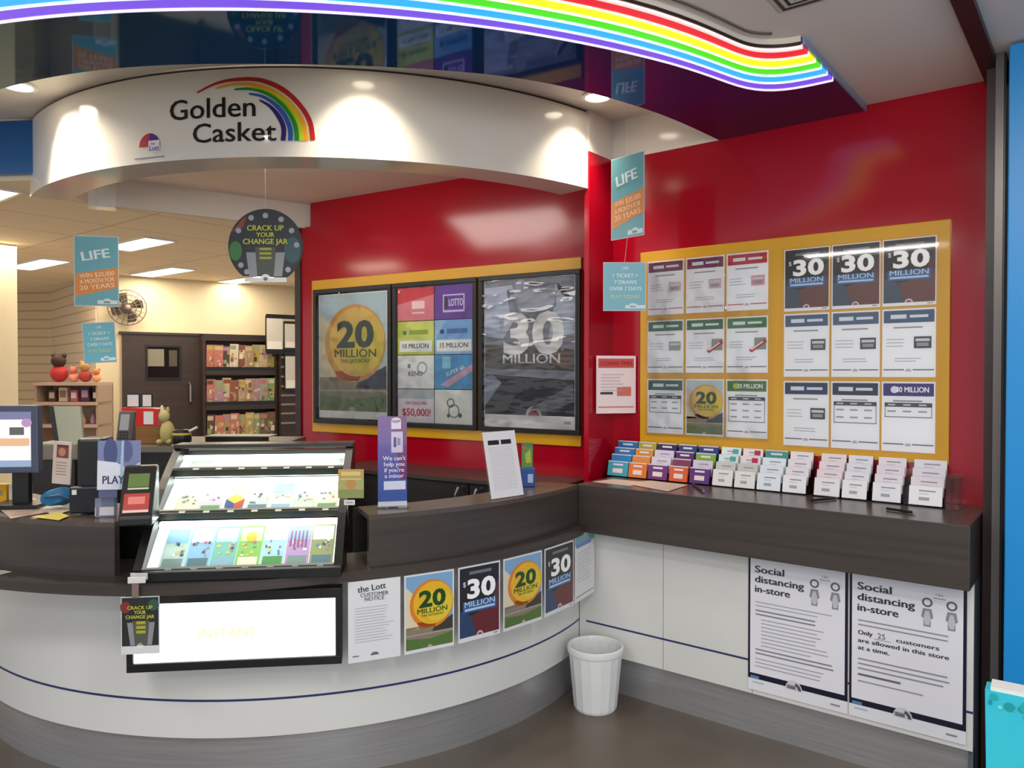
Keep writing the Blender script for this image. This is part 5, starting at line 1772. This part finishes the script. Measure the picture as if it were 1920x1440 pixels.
MB().box((x0 + .012, L_ * .03, 0), (x1 - .014, L_ * .46, .002), pm('#b8443e', .35)).box((x0 + .026, L_ * .2, .002), (x1 - .028, L_ * .38, .0026), pm('#e0847a', .35)).box((x0 + .012, 0, 0), (x1 - .014, L_ * .06, .0026), pm('#e8c4c4', .35)).build('sticker', t, SM)

# papers at the left of the counter
for i, (q, c, lab) in enumerate((([(-20, 938), (60, 933), (120, 955), (20, 972)], '#cdb0a0', 'beige printed mat lying at the left edge of the counter'),
                                 ([(40, 938), (95, 937), (132, 957), (100, 966)], '#c4b6a8', 'pale leaflet lying on the counter under the blue pouch'),
                                 ([(60, 969), (110, 960), (130, 967), (110, 975)], '#c9b54a', 'yellow slip of paper at the counter edge'))):
    pts = [PZ(x, y, WT + .002 + i * .0015) for x, y in q]
    vs = [(v.x, v.y, v.z) for v in pts] + [(v.x, v.y, v.z - .001) for v in pts]
    tag(MB().add(vs, [(0, 1, 2, 3), (7, 6, 5, 4), (0, 4, 5, 1), (1, 5, 6, 2), (2, 6, 7, 3), (3, 7, 4, 0)], pm(c, .5)).build('paper_sheet'), lab, 'paper')
pts = [PZ(x, y, .828) for x, y in [(-12, 1069), (8, 1069), (22, 1072), (-12, 1080)]]
vs = [(v.x, v.y, v.z) for v in pts] + [(v.x, v.y, v.z - .001) for v in pts]
tag(MB().add(vs, [(0, 1, 2, 3), (7, 6, 5, 4), (0, 4, 5, 1), (1, 5, 6, 2), (2, 6, 7, 3), (3, 7, 4, 0)], pm('#d0c0b4', .5)).build('paper_sheet'), 'scrap of paper on the lower counter ledge at the left edge', 'paper')

# things on the staff desk
ZD = zt_


def ondesk(px, D):
    p = AT(px, 830, D)
    p.z = ZD + .001
    return p


p = ondesk(113, 3.9)
p.z = 0
# till with a raised screen
t = thing('till', 'grey till with a tilted flat screen behind the customer monitor', 'till', p)
M = upright(p, math.radians(5))
zb_, zt2 = AT(113, 832, 3.9).z, AT(113, 764, 3.9).z
MB().box((-.22, 0, 0), (.07, .42, zb_ - .09), MAT['blackwood']).build('stand', t, M)
MB().box((-.15, .02, zb_ - .09), (.075, .36, zb_), pm('#7d776c', .45)).build('base', t, M, bevel=.01)
vs = [(-.035, .06, zb_), (.085, .06, zb_), (.035, .14, zt2), (-.10, .14, zt2)]
vs = vs + [(x, y + .02, z) for x, y, z in vs]
MB().add(vs, [(0, 1, 2, 3), (7, 6, 5, 4), (0, 4, 5, 1), (1, 5, 6, 2), (2, 6, 7, 3), (3, 7, 4, 0)], pm('#8d8f80', .3)).build('screen', t, M)
vs = [(-.055, .055, zb_), (-.035, .055, zb_), (-.10, .135, zt2), (-.125, .135, zt2)]
vs = vs + [(x, y + .03, z) for x, y, z in vs]
MB().add(vs, [(0, 1, 2, 3), (7, 6, 5, 4), (0, 4, 5, 1), (1, 5, 6, 2), (2, 6, 7, 3), (3, 7, 4, 0)], MAT['black']).build('arm', t, M)
p = AT(232, 832, 3.3)
t = thing('payment_terminal', 'grey handheld payment terminal on a post behind the flyer stand', 'payment terminal', (p.x, p.y, 0))
U = RT
M = frameM(AT(222, 832, 3.3), (RT + VZ * -.55).normalized(), (VZ + RT * .55).normalized()) 
M = frameM(AT(216, 826, 3.3), (RT - VZ * .35).normalized(), (VZ * .92 - RT * .38).normalized())
MB().box((0, 0, -.03), (.085, .13, 0), pm('#54504e', .4)).build('body', t, M, bevel=.008)
MB().box((.018, .045, 0), (.07, .115, .002), pm('#9a9a9c', .2)).build('screen', t, M)
mb = MB()
for i in range(3):
    for j in range(3):
        mb.box((.016 + i * .02, .008 + j * .012, 0), (.03 + i * .02, .016 + j * .012, .003), pm('#2c2a2a', .5))
mb.build('keypad', t, M)
q = AT(240, 832, 3.32)
MB().tube([Vector((q.x, q.y, .0)), Vector((q.x, q.y, AT(240, 815, 3.3).z))], .02, MAT['black']).box((q.x - .1, q.y - .1, 0), (q.x + .1, q.y + .1, .02), MAT['black']).build('post', t)

p = ondesk(290, 4.35)
t = thing('donation_box', 'wooden box carrying a red charity box on the staff desk', 'box', p)
M = upright(p)
k = 4.35 / FPX
zz = lambda y: AT(290, y, 4.35).z - ZD
MB().box((-36 * k, 0, 0), (10 * k, .14, max(zz(799), .05)), noisy('plain_wood', '#7a5226', '#8d6130', (3, 3, 30), .5)).build('wooden_base', t, M, bevel=.003)
h0 = max(zz(799), .05)
M2 = M @ Matrix.Translation((0, 0, h0 + .0005))
t2 = thing('charity_box', 'red collection box with a white label on top of the wooden box', 'collection box', M2 @ Vector((0, 0, 0)))
vs = [(-52 * k, .0, 0), (6 * k, .0, 0), (6 * k, .0, 32 * k), (-62 * k, .0, 34 * k)]
vs = vs + [(x, y + .13, z) for x, y, z in vs]
MB().add(vs, [(0, 1, 2, 3), (7, 6, 5, 4), (0, 4, 5, 1), (1, 5, 6, 2), (2, 6, 7, 3), (3, 7, 4, 0)], pm('#c8281f', .35)).build('body', t2, M2)
MB().box((-20 * k, -.003, 3 * k), (-2 * k, 0, 27 * k), pm('#dcd8d8', .4)).build('label_plate', t2, M2)
M3 = M2 @ Matrix.Translation((0, 0, 34 * k))
for x0, x1, lab in ((-57, -36, 'white framed card standing on the red box, wider one'), (-28, -12, 'white framed card standing on the red box, narrow bright one')):
    cf = thing('card_frame', lab, 'card', M3 @ Vector((x0 * k, .04, 0)), 'cards on the red box')
    MB().box((x0 * k - .006, .04, 0), (x1 * k + .012, .048, 27 * k), MAT['black']).build('frame', cf, M3)
    MB().box((x0 * k, .038, 2 * k), (x1 * k, .04, 24 * k), pm('#dcdad8', .4)).build('card', cf, M3)
# pale yellow plush and pen pot
p = ondesk(314, 4.3)
M = upright(p)
t = thing('plush_toy', 'pale yellow plush toy sitting beside the red box on the staff desk', 'toy', p)
MB().ball((0, 0, .07), (.04, .04, .07), pm('#b0a56c', .8)).build('body', t, M, smooth=True)
MB().ball((-.015, -.005, .165), (.03, .03, .036), pm('#bfb47c', .8)).ball((-.03, .0, .205), (.01, .008, .022), pm('#d8d2b4', .8)).ball((.004, .0, .2), (.009, .008, .018), pm('#b0a56c', .8)).build('head', t, M, smooth=True)
MB().ball((-.03, -.03, .02), (.018, .03, .016), pm('#a4985e', .8)).build('leg', t, M, smooth=True)
MB().ball((.03, -.03, .02), (.018, .03, .016), pm('#a4985e', .8)).build('leg', t, M, smooth=True)
p = ondesk(341, 4.25)
M = upright(p)
t = thing('pen_pot', 'round black pot with a yellow band and white marker on the staff desk', 'pot', p)
MB().lathe([(0, 0), (.04, 0), (.052, .03), (.05, .07), (.042, .09), (.036, .088), (.034, .02), (0, .015)], MAT['black'], 24).build('pot', t, M, smooth=True)
MB().lathe([(.051, .062), (.0515, .066), (.049, .074), (.0485, .072)], pm('#b8a43a', .5), 24).build('band', t, M)
MB().tube([(.0, 0, .06), (.09, -.01, .105)], .007, pm('#dcdad4', .4)).build('marker', t, M, smooth=True)
# low tray and flat box at the back of the desk
p = ondesk(432, 4.5)
M = upright(p)
tag(MB().box((-.15, 0, 0), (.19, .12, .03), MAT['black'], M).box((-.15, -.004, .03), (.24, .124, .036), pm('#9a9484', .4), M).build('paper_tray'), 'flat dark tray with a pale lid behind the ticket display', 'tray')

# ================================================================== things against the back wall
def bz(py, off=0.05, px=400):
    return BK(px, py, off).z


# wall fan
p = BK(239, 577, .10)
t = thing('wall_fan', 'round wall fan on the cream wall above the dark door', 'fan', BK(239, 577, .0))
FMx = MB0 @ Matrix.Translation((bu(239, .1), .10, p.z)) @ Matrix(((1, 0, 0, 0), (0, 0, 1, 0), (0, 1, 0, 0), (0, 0, 0, 1)))
fr_ = 31 / FPX * 8.3
mb = MB()
for rr_ in (fr_, fr_ * .72, fr_ * .45):
    mb.tube([(rr_ * math.cos(2 * PI * i / 28), rr_ * math.sin(2 * PI * i / 28), .05 if rr_ < fr_ else .02) for i in range(29)], .005, pm('#6a5a50', .4), 6)
for i in range(20):
    q = 2 * PI * i / 20
    mb.tube([(fr_ * .12 * math.cos(q), fr_ * .12 * math.sin(q), .055), (fr_ * math.cos(q), fr_ * math.sin(q), .02)], .003, pm('#6a5a50', .4), 5)
mb.build('guard', t, FMx)
mb = MB()
for i in range(4):
    q = PI / 2 * i + .4
    c_, s_ = math.cos(q), math.sin(q)
    mb.add([(fr_ * u * c_ - v * s_ * fr_, fr_ * u * s_ + v * c_ * fr_, z) for u, v, z in ((.12, -.08, .0), (.8, -.3, .02), (.88, .1, .03), (.6, .28, .03), (.12, .08, .02), (.12, -.08, -.004), (.8, -.3, .016), (.88, .1, .026), (.6, .28, .026), (.12, .08, .016))], [(0, 1, 2, 3, 4), (9, 8, 7, 6, 5), (0, 5, 6, 1), (1, 6, 7, 2), (2, 7, 8, 3), (3, 8, 9, 4), (4, 9, 5, 0)], pm('#3a2f28', .4))
mb.build('blades', t, FMx)
MB().ball((0, 0, .05), (fr_ * .16, fr_ * .16, .02), pm('#8a7a6c', .4)).build('hub', t, FMx, smooth=True)
MB().box((-.04, -.05, -.10), (.04, .05, 0), pm('#4a3f38', .5)).build('mount', t, FMx)

# magazine rack with magazines
rl, rr2 = bu(377, .12), bu(516, .12)
t = thing('magazine_rack', 'dark wooden magazine rack with three shelves beside the back door', 'magazine rack', MB0 @ Vector(((rl + rr2) / 2, .12, 0)))
tz = bz(632, .05, 440)
MB().box((rl, 0.002, 0), (rr2, .03, tz), MAT['dkbrown']).build('back_panel', t, MB0)
MB().box((rl, .03, tz - .05), (rr2, .16, tz), MAT['dkbrown']).build('top_board', t, MB0)
for x in (rl, rr2 - .03):
    MB().box((x, .03, 0), (x + .03, .2, tz - .05), MAT['dkbrown']).build('side_panel', t, MB0)
rows = [(695, 645), (759, 708), (828, 772)]
mg = ['#b0906c', '#c4b08a', '#8c5a4c', '#9aa08c', '#d0c4a4', '#6c6458', '#b0889a', '#8fa46c', '#c0766a', '#d8cfb8', '#c9b48c', '#5c4c44', '#b4a254']
rown3 = ['top', 'middle', 'bottom']
rng = random.Random(11)
for k, (yb, yt) in enumerate(rows):
    z0, z1 = bz(yb, .15, 440), bz(yt, .15, 440)
    MB().box((rl + .03, .03, z0 - .05), (rr2 - .03, .22, z0), MAT['dkbrown']).box((rl + .03, .21, z0), (rr2 - .03, .22, z0 + .04), MAT['black']).build('shelf', t, MB0)
    nmg = 9
    cwid = (rr2 - rl - .08) / nmg
    for i in range(nmg):
        x = rl + .04 + i * cwid
        h_ = (z1 - z0) * rng.uniform(.9, 1.0)
        w_ = cwid * 1.12
        a = Art()
        cc = rng.choice(mg)
        a.rect(w_ * .04, h_ * .80, w_ * rng.uniform(.6, .96), h_ * .95, rng.choice(mg), 1)
        for q in range(7):
            u, v = rng.uniform(0, .7) * w_, rng.uniform(.02, .66) * h_
            a.rect(u, v, min(w_, u + w_ * rng.uniform(.15, .45)), v + h_ * rng.uniform(.05, .22), rng.choice(mg + ['#e6dcc4', '#3c342c', '#a8b48c', '#d8a090']), 2 + q % 3)
        M = MB0 @ Matrix(((1, 0, 0, x), (0, -.15, -1, .15), (0, 1, -.15, z0 + .003), (0, 0, 0, 1)))
        M = MB0 @ Matrix.Translation((x, .17 + .012 * (i % 2), z0 + .002)) @ Matrix.Rotation(math.radians(-8), 4, 'X') @ Matrix(((1, 0, 0, 0), (0, 0, 1, 0), (0, 1, 0, 0), (0, 0, 0, 1)))
        o = sheet('magazine', w_, h_, a, M, None, .006, cc, .4)
        tag(o, f'magazine, number {i + 1} from the left on the {rown3[k]} shelf of the dark rack', 'magazine', 'magazines in the rack')

# slatted panel and clipboards right of the rack
sl_, sr_ = max(bu(523, .3), rr2 + .01), bu(566, .3)
t = thing('slat_panel', 'dark panel with pale horizontal slots beside the magazine rack', 'slat panel', MB0 @ Vector(((sl_ + sr_) / 2, .2, 0)))
zt3 = bz(655, .3, 540)
MB().box((sl_, .02, 0), (sr_, .29, zt3), MAT['dkbrown']).build('panel', t, MB0)
for y in (670, 688, 706, 724, 741, 758, 775, 793):
    z = bz(y, .3, 540)
    MB().box((sl_, .29, z - .012), (sr_, .30, z + .010), pm('#8a7a68', .5)).build('slot', t, MB0)
for pl, pr_, yt, yb, lab in ((501, 531, 598, 655, 'white sheet in a black clip frame, left of two upper sheets'), (535, 563, 607, 652, 'white sheet in a black clip frame, right of two upper sheets'), (536, 565, 668, 728, 'white sheet clipped to the slatted panel, lower one')):
    x0, x1 = bu(pl, .34), bu(pr_, .34)
    z0, z1 = bz(yb, .34, 540), bz(yt, .34, 540)
    cf = thing('clip_frame', lab, 'clip frame', MB0 @ Vector((x0, .33, z0)), 'clip frames near the back wall')
    MB().box((x0 - .012, .313, z0 - .03), (x1 + .004, .326, z1 + .03), MAT['black']).build('frame', cf, MB0)
    MB().box((x0, .326, z0), (x1, .331, z1), pm('#cfcac0', .4)).box((x0 + .01, .331, z0), (x1 - .01, .332, z0 + (z1 - z0) * .25), pm('#ece8e0', .4)).build('sheet', cf, MB0)
MB_ = MB().box((bu(499, .3), .301, bz(598, .3, 530)), (bu(566, .3), .312, bz(590, .3, 530)), MAT['black'], MB0)
MB_.box((bu(499, .3), .301, bz(664, .3, 530)), (bu(566, .3), .312, bz(656, .3, 530)), MAT['black'], MB0)
tag(MB_.build('hanging_rail'), 'pair of black rails carrying the white clip frames', 'rail')

# gift shelf with toys against the slatted wall
p = AT(124, 700, 7.15)
sx0, sx1 = AT(62, 700, 7.15), AT(181, 700, 7.15)
t = thing('gift_shelf', 'pale shelf unit of toys against the cream slatted wall', 'shelf', (p.x, p.y, 0))
M = upright(Vector((sx0.x, sx0.y, 0)))
sw_ = (sx1 - sx0).length
tiers = [717, 754, 796]
zs = [AT(124, y, 7.15).z for y in tiers]
for z in zs + [.25]:
    MB().box((0, 0, z - .03), (sw_, .30, z), pm('#b3998a', .5)).build('shelf_board', t, M)
MB().box((0, .29, 0), (sw_, .30, zs[0] + .0), pm('#a38d78', .6)).build('back_panel', t, M)
for x in (0, sw_ - .02):
    MB().box((x, .02, 0), (x + .02, .28, zs[0] - .03), pm('#a38d78', .6)).build('side_panel', t, M)
rng = random.Random(5)
shapes = [('dark brown plush bear with a red base', '#3c2420', '#b02c2c', .16), ('coral pink plush toy', '#d0705c', '#e0907c', .13), ('tan and red wheeled toy', '#b08a54', '#a83c34', .14), ('orange plush toy', '#c87848', '#d89a6c', .12)]


def toy(x, y, z, h, c1, c2, lab, kind):
    z += .0015
    pt = M @ Vector((x, y, z))
    tt = thing('toy', lab, 'toy', pt, 'toys on the gift shelf')
    TMx = M @ Matrix.Translation((x, y, z))
    m1, m2 = pm(c1, .7), pm(c2, .7)
    if kind == 0:
        MB().ball((0, 0, h * .30), (h * .30, h * .26, h * .30), m2).build('body', tt, TMx, smooth=True)
        MB().ball((0, -.01, h * .75), (h * .25, h * .22, h * .24), m1).ball((-h * .18, 0, h * .94), h * .09, m1, n=8, k=6).ball((h * .18, 0, h * .94), h * .09, m1, n=8, k=6).build('head', tt, TMx, smooth=True)
    elif kind == 1:
        MB().box((-h * .3, -.03, 0), (h * .3, .03, h), m1).build('box', tt, TMx, bevel=.004)
        MB().box((-h * .22, -.033, h * .3), (h * .22, -.03, h * .8), m2).build('picture', tt, TMx)
    else:
        MB().lathe([(0, 0), (h * .22, 0), (h * .25, h * .3), (h * .12, h * .62), (h * .10, h * .8), (0, h * .82)], m1, 14).build('bottle', tt, TMx, smooth=True)
        MB().cyl((0, 0, h * .80), h * .09, h * .08, h * .2, m2, 12).build('cap', tt, TMx)


for i, (lab, c1, c2, h) in enumerate(shapes):
    toy([.17, .31, .42, .53][i], .13, zs[0], [.27, .15, .20, .13][i], c1, c2, lab + ' on the top gift shelf', 0)
for i, (lab, c1, c2) in enumerate((('brown boxed gift', '#5a3c34', '#c0b0a4'), ('pale boxed gift', '#c8b49c', '#8a6a5c'), ('pink boxed gift', '#b0647c', '#e0c4c4'), ('dark violet boxed gift', '#543450', '#b090a8'), ('black and white boxed gift', '#2c2826', '#d8d4c8'))):
    toy(.12 + i * .105, .12, zs[1], .11 + .025 * (i % 2), c1, c2, lab + ' on the middle gift shelf', 1)
for i, (lab, c1, c2) in enumerate((('rose pot', '#b08078', '#8a4c54'), ('peach pot', '#c8a088', '#a06a5c'), ('mauve pot', '#a87c90', '#6a4460'))):
    toy(.30 + i * .10, .12, zs[2], .12, c1, c2, lab + ' on the lower gift shelf', 2)

# ceiling vent at the top of the picture
p = PZ(1508, -22, ZO)
t = thing('ceiling_vent', 'square white air vent in the grey ceiling near the canopy end', 'vent', p)
M = Matrix.Translation((p.x, p.y, ZO)) @ Matrix.Scale(.55, 4)
for i, (a_, b_) in enumerate(((.20, .17), (.15, .125), (.105, .08))):
    mb = MB()
    for q in range(4):
        mb.add([(a_ * x, a_ * y, -.004 - .004 * i) for x, y in ((-1, -1), (1, -1))] + [(b_, -b_, -.012), (-b_, -b_, -.012)], [(0, 1, 2, 3)], MAT['white_paint'], Matrix.Rotation(PI / 2 * q, 4, 'Z'))
    mb.build('louvre', t, M)
MB().box((-.2, -.2, -.002), (.2, .2, 0), pm('#6a645c', .6)).build('backing', t, M)
